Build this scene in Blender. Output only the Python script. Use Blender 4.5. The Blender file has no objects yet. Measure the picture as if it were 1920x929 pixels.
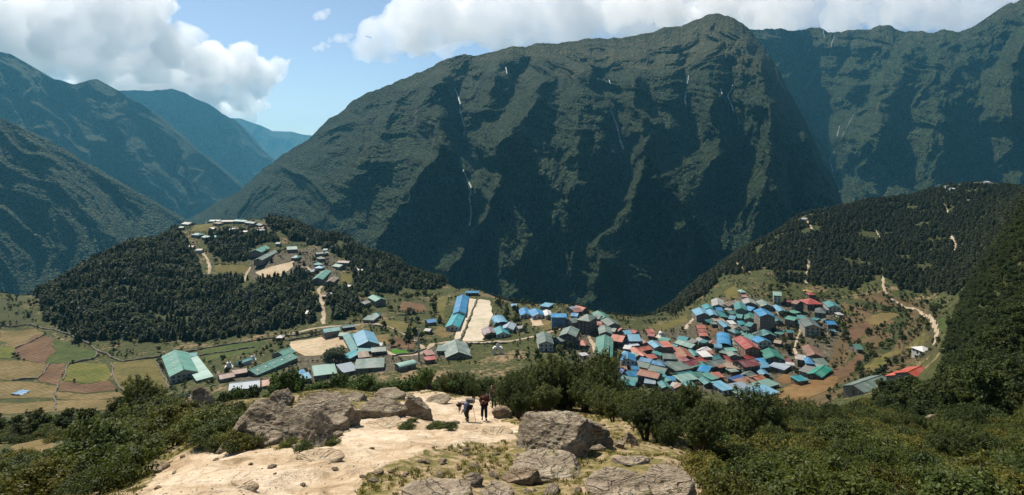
import bpy, bmesh, math, random
import numpy as np
from mathutils import Vector, Matrix

S = bpy.context.scene
COL = S.collection
R = math.radians
HZ = 1160.0                                  # top of the haze, base of the clouds

# ------------------------------------------------------------------ camera
FOC, HX, HY = 1144.0, 960.0, 300.0           # focal length, principal column and horizon row on the 1920x929 plate
cam_d = bpy.data.cameras.new('camera')
cam_d.sensor_width = 36.0
cam_d.lens = FOC / 1920.0 * 36.0
cam_d.shift_y = -(464.5 - HY) / 1920.0
cam_d.clip_start = 0.2
cam_d.clip_end = 60000.0
cam = bpy.data.objects.new('camera', cam_d)
cam.location = (0, 0, 0)
cam.rotation_euler = (R(90), 0, 0)
COL.objects.link(cam)
S.camera = cam

# ------------------------------------------------------------------ sky and sun
SUN_AZ, SUN_EL = R(-40), R(56)               # azimuth from +Y (negative: to the left), elevation
W = bpy.data.worlds.new('World'); S.world = W; W.use_nodes = True
wn, wl = W.node_tree.nodes, W.node_tree.links
for n in list(wn): wn.remove(n)
wo = wn.new('ShaderNodeOutputWorld'); wb = wn.new('ShaderNodeBackground'); ws = wn.new('ShaderNodeTexSky')
ws.sky_type = 'NISHITA'; ws.sun_disc = False
ws.sun_elevation = SUN_EL; ws.sun_rotation = SUN_AZ
ws.altitude = 1800.0; ws.air_density = 1.0; ws.dust_density = 3.0; ws.ozone_density = 1.0
wb.inputs['Strength'].default_value = 0.085
wl.new(ws.outputs[0], wb.inputs[0]); wl.new(wb.outputs[0], wo.inputs[0])
sd = bpy.data.lights.new('sun', 'SUN'); sd.energy = 5.0; sd.angle = R(0.53); sd.color = (1.0, 0.91, 0.78)
so = bpy.data.objects.new('sun', sd); COL.objects.link(so)
TOSUN = Vector((math.sin(SUN_AZ) * math.cos(SUN_EL), math.cos(SUN_AZ) * math.cos(SUN_EL), math.sin(SUN_EL)))
so.rotation_euler = TOSUN.to_track_quat('Z', 'Y').to_euler()
so.location = (-300, 300, 900)
S.view_settings.view_transform = 'Standard'
S.view_settings.look = 'None'
S.view_settings.gamma = 1.0
S.view_settings.use_curve_mapping = False
S.view_settings.exposure = 0.5
S.cycles.use_denoising = True
S.cycles.max_bounces = 20
S.cycles.diffuse_bounces = 3
S.cycles.transparent_max_bounces = 8
S.cycles.volume_bounces = 18
S.cycles.sample_clamp_indirect = 6.0

# ------------------------------------------------------------------ noise
_rng = np.random.RandomState(7)
_perm = np.concatenate([_rng.permutation(256)] * 3).astype(np.int64)
_ang = _rng.rand(256) * 2 * np.pi
_g2 = np.stack([np.cos(_ang), np.sin(_ang)], 1)
_g3 = _rng.randn(256, 3); _g3 /= np.linalg.norm(_g3, axis=1)[:, None]
def _fade(t): return t * t * t * (t * (t * 6 - 15) + 10)
def noise2(x, y):
    x = np.asarray(x, float); y = np.asarray(y, float)
    xi = np.floor(x).astype(np.int64); yi = np.floor(y).astype(np.int64)
    xf = x - xi; yf = y - yi; xi &= 255; yi &= 255
    u, v = _fade(xf), _fade(yf)
    def g(a, b, fx, fy):
        k = _g2[_perm[_perm[a] + b]]
        return k[..., 0] * fx + k[..., 1] * fy
    a = g(xi, yi, xf, yf); b = g(xi + 1, yi, xf - 1, yf)
    c = g(xi, yi + 1, xf, yf - 1); d = g(xi + 1, yi + 1, xf - 1, yf - 1)
    return ((a + (b - a) * u) * (1 - v) + (c + (d - c) * u) * v) * 1.5
def noise3(x, y, z):
    xi = np.floor(x).astype(np.int64); yi = np.floor(y).astype(np.int64); zi = np.floor(z).astype(np.int64)
    xf, yf, zf = x - xi, y - yi, z - zi
    xi &= 255; yi &= 255; zi &= 255
    u, v, w = _fade(xf), _fade(yf), _fade(zf)
    r = 0
    for dx in (0, 1):
        for dy in (0, 1):
            for dz in (0, 1):
                k = _g3[_perm[_perm[_perm[xi + dx] + yi + dy] + zi + dz]]
                d = k[..., 0] * (xf - dx) + k[..., 1] * (yf - dy) + k[..., 2] * (zf - dz)
                r = r + d * (u if dx else 1 - u) * (v if dy else 1 - v) * (w if dz else 1 - w)
    return r * 1.5
def fbm2(x, y, o=5, gain=0.5, lac=2.03):
    r, a = 0, 1.0
    for i in range(o):
        r = r + a * noise2(x + 17.3 * i, y - 9.1 * i); x = x * lac; y = y * lac; a *= gain
    return r
def ridged2(x, y, o=5, gain=0.55, lac=2.07):
    r, a = 0, 1.0
    for i in range(o):
        n = 1 - np.abs(noise2(x + 31.7 * i, y + 11.9 * i)) * 1.6
        r = r + a * n; x = x * lac; y = y * lac; a *= gain
    return r
def sstep(a, b, x):
    t = np.clip((x - a) / (b - a), 0, 1)
    return t * t * (3 - 2 * t)

def at(px, py, Y):
    """plate pixel + forward distance -> world point"""
    return ((px - HX) / FOC * Y, Y, -(py - HY) / FOC * Y)

# ------------------------------------------------------------------ material helpers
def new_mat(name):
    m = bpy.data.materials.new(name); m.use_nodes = True
    nt = m.node_tree
    for n in list(nt.nodes): nt.nodes.remove(n)
    out = nt.nodes.new('ShaderNodeOutputMaterial')
    b = nt.nodes.new('ShaderNodeBsdfPrincipled')
    nt.links.new(b.outputs[0], out.inputs['Surface'])
    b.inputs['Roughness'].default_value = 0.9
    b.inputs['Specular IOR Level'].default_value = 0.15
    return m, nt, b
class NT:
    """tiny node-graph helper"""
    def __init__(s, nt): s.nt = nt
    def n(s, t, **kw):
        k = s.nt.nodes.new(t)
        for a, v in kw.items(): setattr(k, a, v)
        return k
    def l(s, a, b): s.nt.links.new(a, b)
    def coord(s, out='Position'):
        if out == 'Position': return s.n('ShaderNodeNewGeometry').outputs['Position']
        return s.n('ShaderNodeTexCoord').outputs[out]
    def noise(s, vec, scale, detail=4, rough=0.55, dist=0.0, out=0):
        k = s.n('ShaderNodeTexNoise'); k.inputs['Scale'].default_value = scale
        k.inputs['Detail'].default_value = detail; k.inputs['Roughness'].default_value = rough
        k.inputs['Distortion'].default_value = dist
        if vec is not None: s.l(vec, k.inputs['Vector'])
        return k.outputs[out]
    def voro(s, vec, scale, feat='F1', out='Distance', rnd=1.0):
        k = s.n('ShaderNodeTexVoronoi'); k.feature = feat; k.inputs['Scale'].default_value = scale
        k.inputs['Randomness'].default_value = rnd
        s.l(vec, k.inputs['Vector']); return k.outputs[out]
    def mapping(s, vec, scale=(1, 1, 1), rot=(0, 0, 0)):
        k = s.n('ShaderNodeMapping'); k.inputs['Scale'].default_value = scale; k.inputs['Rotation'].default_value = rot
        s.l(vec, k.inputs['Vector']); return k.outputs[0]
    def ramp(s, fac, stops, interp='LINEAR'):
        k = s.n('ShaderNodeValToRGB'); k.color_ramp.interpolation = interp
        els = k.color_ramp.elements
        while len(els) < len(stops): els.new(0.5)
        for e, (p, c) in zip(els, stops):
            e.position = p; e.color = (*c, 1) if len(c) == 3 else c
        s.l(fac, k.inputs[0]); return k.outputs[0]
    def mix(s, fac, a, b, mode='MIX'):
        k = s.n('ShaderNodeMix'); k.data_type = 'RGBA'; k.blend_type = mode
        for v, i in ((fac, 0), (a, 6), (b, 7)):
            if isinstance(v, (int, float)): k.inputs[i].default_value = v
            elif isinstance(v, tuple): k.inputs[i].default_value = (*v, 1) if len(v) == 3 else v
            else: s.l(v, k.inputs[i])
        return k.outputs[2]
    def math(s, op, a, b=None, clamp=False):
        k = s.n('ShaderNodeMath'); k.operation = op; k.use_clamp = clamp
        for i, v in enumerate((a, b)):
            if v is None: continue
            if isinstance(v, (int, float)): k.inputs[i].default_value = v
            else: s.l(v, k.inputs[i])
        return k.outputs[0]
    def maprange(s, v, a, b, c=0.0, d=1.0):
        k = s.n('ShaderNodeMapRange'); k.interpolation_type = 'SMOOTHSTEP'
        s.l(v, k.inputs[0])
        for i, q in zip((1, 2, 3, 4), (a, b, c, d)): k.inputs[i].default_value = q
        return k.outputs[0]
    def attr(s, name, out='Fac'):
        k = s.n('ShaderNodeAttribute'); k.attribute_name = name; return k.outputs[out]
    def bump(s, h, strength, dist, normal=None):
        k = s.n('ShaderNodeBump'); k.inputs['Strength'].default_value = strength; k.inputs['Distance'].default_value = dist
        s.l(h, k.inputs['Height'])
        if normal is not None: s.l(normal, k.inputs['Normal'])
        return k.outputs[0]
    def normz(s):
        k = s.n('ShaderNodeSeparateXYZ'); s.l(s.n('ShaderNodeNewGeometry').outputs['Normal'], k.inputs[0]); return k.outputs[2]
    def objrand(s): return s.n('ShaderNodeObjectInfo').outputs['Random']

def mesh_np(name, V, F, mat=None, smooth=True):
    """numpy verts (n,3) and faces (m,4) or (m,3) -> mesh"""
    me = bpy.data.meshes.new(name)
    V = np.asarray(V, np.float32); F = np.asarray(F, np.int32)
    k = F.shape[1]
    me.vertices.add(len(V)); me.vertices.foreach_set('co', V.ravel())
    me.loops.add(F.size); me.loops.foreach_set('vertex_index', F.ravel())
    me.polygons.add(len(F)); me.polygons.foreach_set('loop_start', np.arange(0, F.size, k, dtype=np.int32))
    me.polygons.foreach_set('loop_total', np.full(len(F), k, np.int32))
    if smooth: me.polygons.foreach_set('use_smooth', np.ones(len(F), bool))
    me.update(calc_edges=True); me.validate()
    if mat: me.materials.append(mat)
    return me
def link(name, me, parent=None, loc=None, rotz=None):
    o = bpy.data.objects.new(name, me); COL.objects.link(o)
    if parent: o.parent = parent
    if loc is not None: o.location = loc
    if rotz is not None: o.rotation_euler = (0, 0, rotz)
    return o
def tag(o, label=None, cat=None, group=None, kind=None):
    for k, v in (('label', label), ('category', cat), ('group', group), ('kind', kind)):
        if v: o[k] = v
    return o
def grid_faces(nu, nv):
    i = np.arange(nu - 1)[:, None] * nv + np.arange(nv - 1)[None, :]
    return np.stack([i, i + nv, i + nv + 1, i + 1], -1).reshape(-1, 4)
def attr_f(me, name, vals):
    a = me.attributes.new(name, 'FLOAT', 'POINT'); a.data.foreach_set('value', np.asarray(vals, np.float32).ravel())
def interp_lines(xs, tab):
    """tab: list of (x, a, b, ..) -> interpolated columns, smooth"""
    t = np.array(tab, float)
    return [np.interp(xs, t[:, 0], t[:, k]) for k in range(1, t.shape[1])]
def smooth1(a, n):
    k = np.hanning(n + 2)[1:-1]; k /= k.sum()
    return np.convolve(np.pad(a, (n // 2, n - 1 - n // 2), mode='edge'), k, 'valid')
def dist_poly(px, py, pts):
    """distance of points to a polyline and the parameter along it (0..1)"""
    best = np.full(np.shape(px), 1e9); par = np.zeros(np.shape(px)); side = np.zeros(np.shape(px))
    n = len(pts) - 1
    for i in range(n):
        ax, ay = pts[i][:2]; bx, by = pts[i + 1][:2]
        dx, dy = bx - ax, by - ay
        t = np.clip(((px - ax) * dx + (py - ay) * dy) / (dx * dx + dy * dy + 1e-9), 0, 1)
        qx, qy = px - ax - t * dx, py - ay - t * dy
        d = np.hypot(qx, qy); m = d < best
        best = np.where(m, d, best); par = np.where(m, (i + t) / n, par); side = np.where(m, dx * qy - dy * qx, side)
    return best, par, side
def in_poly(x, y, poly):
    c = np.zeros(np.shape(x), bool); n = len(poly)
    for i in range(n):
        x1, y1 = poly[i]; x2, y2 = poly[(i + 1) % n]
        m = ((y1 > y) != (y2 > y)) & (x < (x2 - x1) * (y - y1) / (y2 - y1 + 1e-12) + x1)
        c ^= m
    return c
# ------------------------------------------------------------------ near and middle terrain: one height field in polar form
CTRL = [  # (plate x, plate y, forward distance) of points on the ground, seen or hidden
 (0,1330,2),(480,1330,2),(960,1330,2),(1440,1330,2),(1920,1330,2),(0,1060,6),(480,1030,6),(960,1015,6),(1440,1020,6),(1920,1020,6),
 (480,922,12),(700,925,12),(960,925,12),(1280,925,12.5),(300,925,14),(560,875,16),(780,872,15.5),(860,868,16),(960,880,15.5),
 (0,935,24),(150,930,21),(100,880,45),(60,838,80),(20,800,112),(250,810,55),(150,790,110),(300,782,85),(240,900,24),
 (330,815,34),(420,835,25),(520,835,22),(600,825,24),(650,770,36),(700,800,28),(780,800,29),(560,765,36),(470,770,37),(380,790,38),
 (870,790,39),(930,770,46),(820,738,60),(700,742,58),(600,736,56),(1000,772,43),(900,820,26),(950,820,26),
 (820,765,80),(820,835,140),(820,850,200),(820,770,290),(600,770,80),(600,820,140),(600,830,220),(600,770,300),
 (1055,850,19),(1150,840,20),(1250,880,15),(1180,790,32),(1100,770,45),(1180,765,70),(1180,830,140),(1180,820,220),(1180,760,300),
 (1400,929,14),(1400,860,26),(1400,803,55),(1400,770,100),(1400,830,180),(1400,795,270),(1400,752,328),
 (1600,929,16),(1600,850,32),(1600,792,70),(1600,760,110),(1600,790,190),(1620,732,290),
 (1800,929,20),(1800,850,38),(1800,780,80),(1800,725,120),(1780,700,200),
 (1919,929,24),(1919,850,40),(1919,740,72),(1900,660,110),(1900,560,175),(1900,470,245),(1910,405,340),(1915,375,520),
 (0,612,500),(100,640,461),(200,700,392),(0,700,392),(0,770,333),(200,770,333),(300,740,356),(250,682,410),(100,800,285),(100,830,190),(350,800,240),(350,820,150),
 (0,550,620),(40,580,545),(60,556,640),(20,600,760),(30,720,1000),
 (430,413,850),(340,425,820),(250,460,760),(160,500,700),(100,538,655),(500,412,860),(560,420,850),(640,450,820),(740,490,780),(830,530,740),
 (430,500,1000),(430,660,1250),(640,560,960),(640,720,1250),(830,640,900),(250,570,900),(250,720,1100),(100,660,850),
 (330,640,465),(450,645,455),(560,622,478),(200,622,478),(120,612,490),(330,560,570),(330,500,660),(330,455,760),(450,560,570),(450,500,670),
 (515,507,650),(600,500,670),(610,560,560),(605,605,490),(680,500,690),(700,560,570),(760,520,690),(420,440,780),(560,450,770),
 (345,715,375),(430,690,392),(550,650,440),(650,640,442),(650,690,385),(740,650,422),(500,690,395),(700,600,500),(780,580,530),(800,620,465),(820,560,605),
 (600,770,310),(450,790,280),(870,640,440),(900,560,560),(840,610,482),(870,552,585),(920,590,505),
 (960,640,430),(1000,600,482),(1000,660,400),(1080,580,515),(1150,600,490),(1100,640,425),(1050,570,540),(980,572,545),
 (900,548,625),(900,640,800),(900,720,1100),(1050,640,720),(1050,720,1000),(1150,640,700),(1150,720,1000),(980,620,700),
 (1200,640,432),(1300,660,415),(1200,700,365),(1300,700,368),(1400,700,372),(1450,740,335),(1500,720,350),(1240,620,460),(1300,610,478),(1250,602,510),
 (1340,570,540),(1400,560,545),(1400,620,462),(1460,600,490),(1390,530,590),(1510,550,565),(1560,580,530),(1520,630,450),(1540,690,378),
 (1620,600,490),(1700,600,480),(1620,660,402),(1700,640,402),(1600,720,335),(1740,640,370),(1720,692,310),(1650,712,312),(1760,580,440),
 (1190,606,640),(1290,546,760),(1380,482,840),(1500,408,930),(1630,376,980),(1760,352,1000),(1860,344,960),(1925,358,900),
 (1300,562,620),(1380,512,660),(1500,450,780),(1500,510,640),(1600,480,700),(1650,520,590),(1700,450,740),(1700,405,880),(1800,420,740),(1800,480,600),(1800,540,470),
 (1290,650,950),(1500,530,1150),(1760,450,1250),(1900,450,1200),(1190,710,900),
]
_c = np.array(CTRL, float)
_caz = np.arctan((_c[:, 0] - HX) / FOC); _cr = _c[:, 2] / np.cos(_caz)
_cg = (_c[:, 1] - HY) / FOC * np.cos(_caz)
_P = np.stack([_caz * 2.2, np.log(_cr) * 0.8], 1)
def _tps(a, b):
    d2 = ((a[:, None, :] - b[None, :, :]) ** 2).sum(-1)
    return 0.5 * d2 * np.log(d2 + 1e-12)
_n = len(_P)
_A = np.zeros((_n + 3, _n + 3)); _A[:_n, :_n] = _tps(_P, _P) + np.eye(_n) * 2e-5
_A[:_n, _n] = 1; _A[:_n, _n + 1:] = _P; _A[_n, :_n] = 1; _A[_n + 1:, :_n] = _P.T
_w = np.linalg.solve(_A, np.concatenate([_cg, np.zeros(3)]))
# tabulate once, then bilinear
_TA = np.linspace(-0.74, 0.74, 300); _TR = np.linspace(math.log(1.5), math.log(1400), 420)
_ga, _gr = np.meshgrid(_TA, _TR, indexing='ij')
_Q = np.stack([_ga.ravel() * 2.2, _gr.ravel() * 0.8], 1)
_TG = np.concatenate([_tps(q, _P) @ _w[:_n] + _w[_n] + q @ _w[_n + 1:] for q in np.array_split(_Q, 40)]).reshape(_ga.shape)
def ground_base(az, r):
    a = np.clip(az, -0.739, 0.739); lr = np.clip(np.log(np.maximum(r, 1.5)), _TR[0], _TR[-1] - 1e-6)
    fa = (a - _TA[0]) / (_TA[1] - _TA[0]); fr = (lr - _TR[0]) / (_TR[1] - _TR[0])
    i = np.clip(np.floor(fa).astype(int), 0, len(_TA) - 2); j = np.clip(np.floor(fr).astype(int), 0, len(_TR) - 2)
    u, v = fa - i, fr - j
    g = _TG[i, j] * (1 - u) * (1 - v) + _TG[i + 1, j] * u * (1 - v) + _TG[i, j + 1] * (1 - u) * v + _TG[i + 1, j + 1] * u * v
    z = -g * np.maximum(r, 1.5)
    b = sstep(1.1, 2.2, np.abs(az))                   # behind the camera the spur goes on level
    return z * (1 - b) + b * (-2.2 + 0.12 * np.minimum(r, 400))

TRAIL = [(255,935),(300,880),(345,850),(430,838),(510,845),(600,840),(650,812),(668,790),(672,770),(700,775),(745,772),(762,740),(790,733),(815,738),(835,733),
         (832,752),(860,745),(905,728),(925,735),(935,760),(940,790),(985,800),(965,824),(905,832),(845,836),(790,846),(740,868),(690,888),(660,935)]
def plate(x, y, z): return HX + FOC * x / np.maximum(y, .5), HY - FOC * z / np.maximum(y, .5)
def terraced(z, az, r):
    """cut the slope into steps on the terraces right of the bazaar and above the far-left fields"""
    def win(p0, p1, r0, r1):
        a0, a1 = math.atan((p0 - HX) / FOC), math.atan((p1 - HX) / FOC)
        return sstep(a0, a0 + .02, az) * (1 - sstep(a1 - .02, a1, az)) * sstep(r0, r0 * 1.04, r) * (1 - sstep(r1 * .95, r1, r))
    m = np.maximum(win(1550, 1775, 345, 640), win(-100, 75, 560, 720))
    st = 2.6; k = np.floor(z / st); f = z / st - k
    zt = (k + sstep(.62, .98, f)) * st
    return z + (zt - z) * m
def height(x, y, detail=True):
    x = np.asarray(x, float); y = np.asarray(y, float)
    r = np.hypot(x, y); az = np.arctan2(x, y)
    z = terraced(ground_base(az, r), az, r)
    if detail:
        z = z + fbm2(x / 9.0, y / 9.0, 5) * 0.42 * sstep(2, 14, r) * (1 - 0.55 * sstep(200, 420, r)) \
              + (fbm2(x / 1.3 + 50, y / 1.3, 4) * 0.09 + (.5 - np.abs(noise2(x / 3.1, y / 2.3 + 9))) * .16) * (1 - sstep(40, 90, r)) + fbm2(x / 60.0, y / 60.0 + 7, 3) * 1.6 * sstep(60, 160, r) * (1 - .6 * sstep(250, 330, r) * (1 - sstep(520, 640, r)))
    return z
def ray_ground(px, py, y0=None, y1=1300.0):
    """where the line of sight through a plate pixel meets the ground (first hit beyond y0)"""
    ys = np.exp(np.linspace(math.log(y0 or 4.0), math.log(y1 if (y0 or 4.0) > 60 else 320.0), 700))
    xs = (px - HX) / FOC * ys; zs = -(py - HY) / FOC * ys
    h = height(xs, ys)
    hit = np.nonzero(zs <= h)[0]
    if len(hit) == 0:
        k = int((zs - h).argmin()); return xs[k], ys[k], h[k]
    k = hit[0]
    if k == 0: return xs[0], ys[0], h[0]
    a, b = zs[k - 1] - h[k - 1], h[k] - zs[k]
    t = a / (a + b + 1e-9); Y = ys[k - 1] + t * (ys[k] - ys[k - 1])
    X = (px - HX) / FOC * Y
    return X, Y, float(height(np.array([X]), np.array([Y]))[0])

az1 = np.radians(np.concatenate([np.linspace(-180, -60, 24)[:-1], np.linspace(-60, -43, 18)[:-1], np.linspace(-43, 43, 620), np.linspace(43, 60, 18)[1:], np.linspace(60, 180, 24)[1:]]))
r1 = np.concatenate([[0.4, 1.2, 2.4, 4.0, 5.5, 6.8], np.exp(np.linspace(math.log(8), math.log(1320), 700))])
GA, GR = np.meshgrid(az1, r1, indexing='ij')
GX, GY = np.sin(GA) * GR, np.cos(GA) * GR
GZ = height(GX, GY)
NA, NR = GX.shape
GV = np.stack([GX, GY, GZ], -1).reshape(-1, 3)
GF = grid_faces(NA, NR)
_lr1 = np.log(r1)
def height(x, y, detail=True):
    """height of the ground sheet as built (linear between its vertices)"""
    x = np.asarray(x, float); y = np.asarray(y, float)
    fa = np.interp(np.arctan2(x, y), az1, np.arange(NA)); fr = np.interp(np.hypot(x, y), r1, np.arange(NR))
    i = np.clip(fa.astype(int), 0, NA - 2); j = np.clip(fr.astype(int), 0, NR - 2); u, v = fa - i, fr - j
    return GZ[i, j] * (1 - u) * (1 - v) + GZ[i + 1, j] * u * (1 - v) + GZ[i, j + 1] * (1 - u) * v + GZ[i + 1, j + 1] * u * v
# which faces belong to the sandy trail (irregular edge)
_fc = GV[GF].mean(1)
_ppx, _ppy = plate(_fc[:, 0], _fc[:, 1], _fc[:, 2])
_ppx = _ppx + 14 * fbm2(_fc[:, 0] * .9, _fc[:, 1] * .9, 3); _ppy = _ppy + 7 * fbm2(_fc[:, 0] * .9 + 40, _fc[:, 1] * .9, 3)
_istrail = in_poly(_ppx, _ppy, TRAIL) & (_fc[:, 1] > 6) & (_fc[:, 1] < 75)
def sub_mesh(name, mask, mat):
    f = GF[mask]; u, inv = np.unique(f, return_inverse=True)
    return mesh_np(name, GV[u], inv.reshape(-1, 4), mat), u

HILL_WOOD = [[(60,545),(95,532),(160,495),(250,455),(330,424),(345,440),(352,455),(365,480),(380,520),(400,525),(440,522),(470,528),(500,525),(540,520),(565,510),(580,520),(590,545),(598,570),(598,600),(560,612),(520,620),(470,630),(430,640),(370,640),(320,640),(260,645),(200,636),(150,638),(100,610),(75,590),(85,570)],
             [(395,438),(420,436),(470,432),(520,440),(520,452),(480,462),(470,480),(450,490),(420,490),(395,470),(382,450)],
             [(500,405),(560,408),(640,440),(740,485),(840,525),(835,535),(800,545),(760,540),(720,550),(690,545),(660,500),(640,480),(600,462),(560,455),(530,440),(500,425)],
             [(612,545),(650,545),(672,560),(670,585),(640,600),(612,600)],[(655,500),(700,520),(690,545),(670,548),(660,525)]]
RIDGE_WOOD = [[(1190,590),(1290,535),(1380,472),(1500,398),(1630,370),(1760,345),(1790,350),(1860,350),(1935,345),(1935,560),(1860,560),(1800,560),(1760,548),(1720,552),(1690,545),(1660,520),(1640,520),(1600,545),(1560,540),(1530,535),(1500,530),(1460,530),(1440,500),(1400,512),(1350,520),(1330,545),(1290,575),(1220,610),(1190,612)]]
# ------------------------------------------------------------------ ground materials
def mat_ground():
    m, nt, b = new_mat('hillside_ground'); g = NT(nt); p = g.coord()
    n1 = g.noise(p, 0.035, 5, .6); n2 = g.noise(p, 0.4, 5, .6); n3 = g.noise(p, 3.0, 4, .65); n4 = g.noise(p, 0.011, 3, .5)
    grass = g.ramp(n2, [(.3, (.020, .030, .009)), (.5, (.042, .050, .014)), (.7, (.090, .080, .026))])
    earth = g.ramp(n3, [(.3, (.14, .09, .05)), (.6, (.27, .19, .11)), (.8, (.36, .27, .17))])
    f = g.maprange(g.math('ADD', g.math('MULTIPLY', n1, .6), g.math('MULTIPLY', n2, .4)), .52, .64)
    c = g.mix(f, grass, earth)
    near = g.attr('near')
    c2 = g.mix(g.maprange(g.math('ADD', g.math('MULTIPLY', n2, .5), g.math('MULTIPLY', n3, .5)), .45, .60), g.ramp(n3, [(.3, (.070, .072, .020)), (.7, (.21, .165, .055))]), g.ramp(n3, [(.3, (.19, .13, .075)), (.55, (.30, .22, .135)), (.8, (.42, .335, .23))]))
    c = g.mix(near, c, c2)
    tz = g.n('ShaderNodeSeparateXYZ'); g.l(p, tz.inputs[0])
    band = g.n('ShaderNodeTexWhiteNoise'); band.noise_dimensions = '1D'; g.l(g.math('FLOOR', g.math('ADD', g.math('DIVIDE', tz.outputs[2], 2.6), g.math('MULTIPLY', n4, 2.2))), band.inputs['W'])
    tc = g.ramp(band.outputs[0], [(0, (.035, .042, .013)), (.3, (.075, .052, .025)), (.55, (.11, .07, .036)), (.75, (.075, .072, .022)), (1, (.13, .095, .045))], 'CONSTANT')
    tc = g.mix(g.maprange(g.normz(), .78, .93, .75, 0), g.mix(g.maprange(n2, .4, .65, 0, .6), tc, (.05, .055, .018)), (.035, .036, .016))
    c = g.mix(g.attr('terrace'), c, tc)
    ea = g.ramp(g.math('ADD', g.math('MULTIPLY', n2, .5), g.math('MULTIPLY', n3, .5)), [(.34, (.022, .026, .011)), (.47, (.055, .050, .028)), (.57, (.12, .10, .07)), (.70, (.24, .21, .165))])
    c = g.mix(g.attr('town'), c, ea)
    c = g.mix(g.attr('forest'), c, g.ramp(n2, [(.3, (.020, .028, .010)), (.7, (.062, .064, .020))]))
    nt.links.new(c, b.inputs['Base Color'])
    h = g.math('ADD', g.math('MULTIPLY', n2, 1.0), g.math('MULTIPLY', n3, .25))
    nt.links.new(g.bump(h, .9, .35), b.inputs['Normal'])
    return m
def mat_sand():
    m, nt, b = new_mat('trail_sand'); g = NT(nt); p = g.coord()
    n1 = g.noise(p, .35, 5, .6); n2 = g.noise(p, 1.8, 6, .65, .6); n3 = g.noise(p, 14, 3, .6)
    c = g.ramp(g.math('ADD', g.math('MULTIPLY', n1, .55), g.math('MULTIPLY', n2, .45)), [(.36, (.27, .19, .11)), (.45, (.44, .335, .215)), (.55, (.56, .455, .325)), (.68, (.64, .55, .425))])
    c = g.mix(g.maprange(n3, .58, .7, 0, .55), c, (.22, .15, .09))
    crack = g.voro(g.mapping(p, (1, 1.7, .6), (0, 0, .5)), .8, 'DISTANCE_TO_EDGE')
    c = g.mix(g.math('MULTIPLY', g.maprange(crack, 0, .05, .6, 0), n1), c, (.2, .13, .08))
    nt.links.new(c, b.inputs['Base Color'])
    h = g.math('ADD', g.math('MULTIPLY', n2, 1.0), g.math('MULTIPLY', n3, .2))
    nt.links.new(g.bump(h, 1.0, .2), b.inputs['Normal'])
    return m
M_GROUND, M_SAND = mat_ground(), mat_sand()
me, used = sub_mesh('hillside', ~_istrail, M_GROUND)
uv = GV[used]; ur = np.hypot(uv[:, 0], uv[:, 1])
attr_f(me, 'near', 1 - sstep(45, 75, ur))
upx, upy = plate(uv[:, 0], uv[:, 1], uv[:, 2])
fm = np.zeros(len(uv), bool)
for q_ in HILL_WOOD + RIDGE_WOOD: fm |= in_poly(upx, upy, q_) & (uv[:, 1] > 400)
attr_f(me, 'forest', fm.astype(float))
_wx = 10 * noise2(uv[:, 0] / 18, uv[:, 1] / 18); _wy = 6 * noise2(uv[:, 0] / 18 + 5, uv[:, 1] / 18); _far = uv[:, 1] > 280
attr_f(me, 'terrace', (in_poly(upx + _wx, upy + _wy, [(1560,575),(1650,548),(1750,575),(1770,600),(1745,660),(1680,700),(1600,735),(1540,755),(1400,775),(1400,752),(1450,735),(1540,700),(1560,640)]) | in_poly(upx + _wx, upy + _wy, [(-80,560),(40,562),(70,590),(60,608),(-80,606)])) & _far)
attr_f(me, 'town', (in_poly(upx + _wx, upy + _wy, [(1120,615),(1240,622),(1300,600),(1310,575),(1390,550),(1470,570),(1570,560),(1580,620),(1545,700),(1440,735),(1330,735),(1130,715),(1040,640),(1060,580)]) | in_poly(upx + _wx, upy + _wy, [(385,700),(500,690),(650,640),(730,640),(790,660),(860,640),(880,665),(720,700),(480,725)]) | in_poly(upx + _wx, upy + _wy, [(470,475),(620,465),(640,500),(620,530),(470,525)])) & _far)
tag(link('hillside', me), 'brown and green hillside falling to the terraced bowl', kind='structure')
me, _ = sub_mesh('path', _istrail, M_SAND)
tag(link('path', me), 'broad pale sandy trail worn down the spur', kind='structure')

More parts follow.
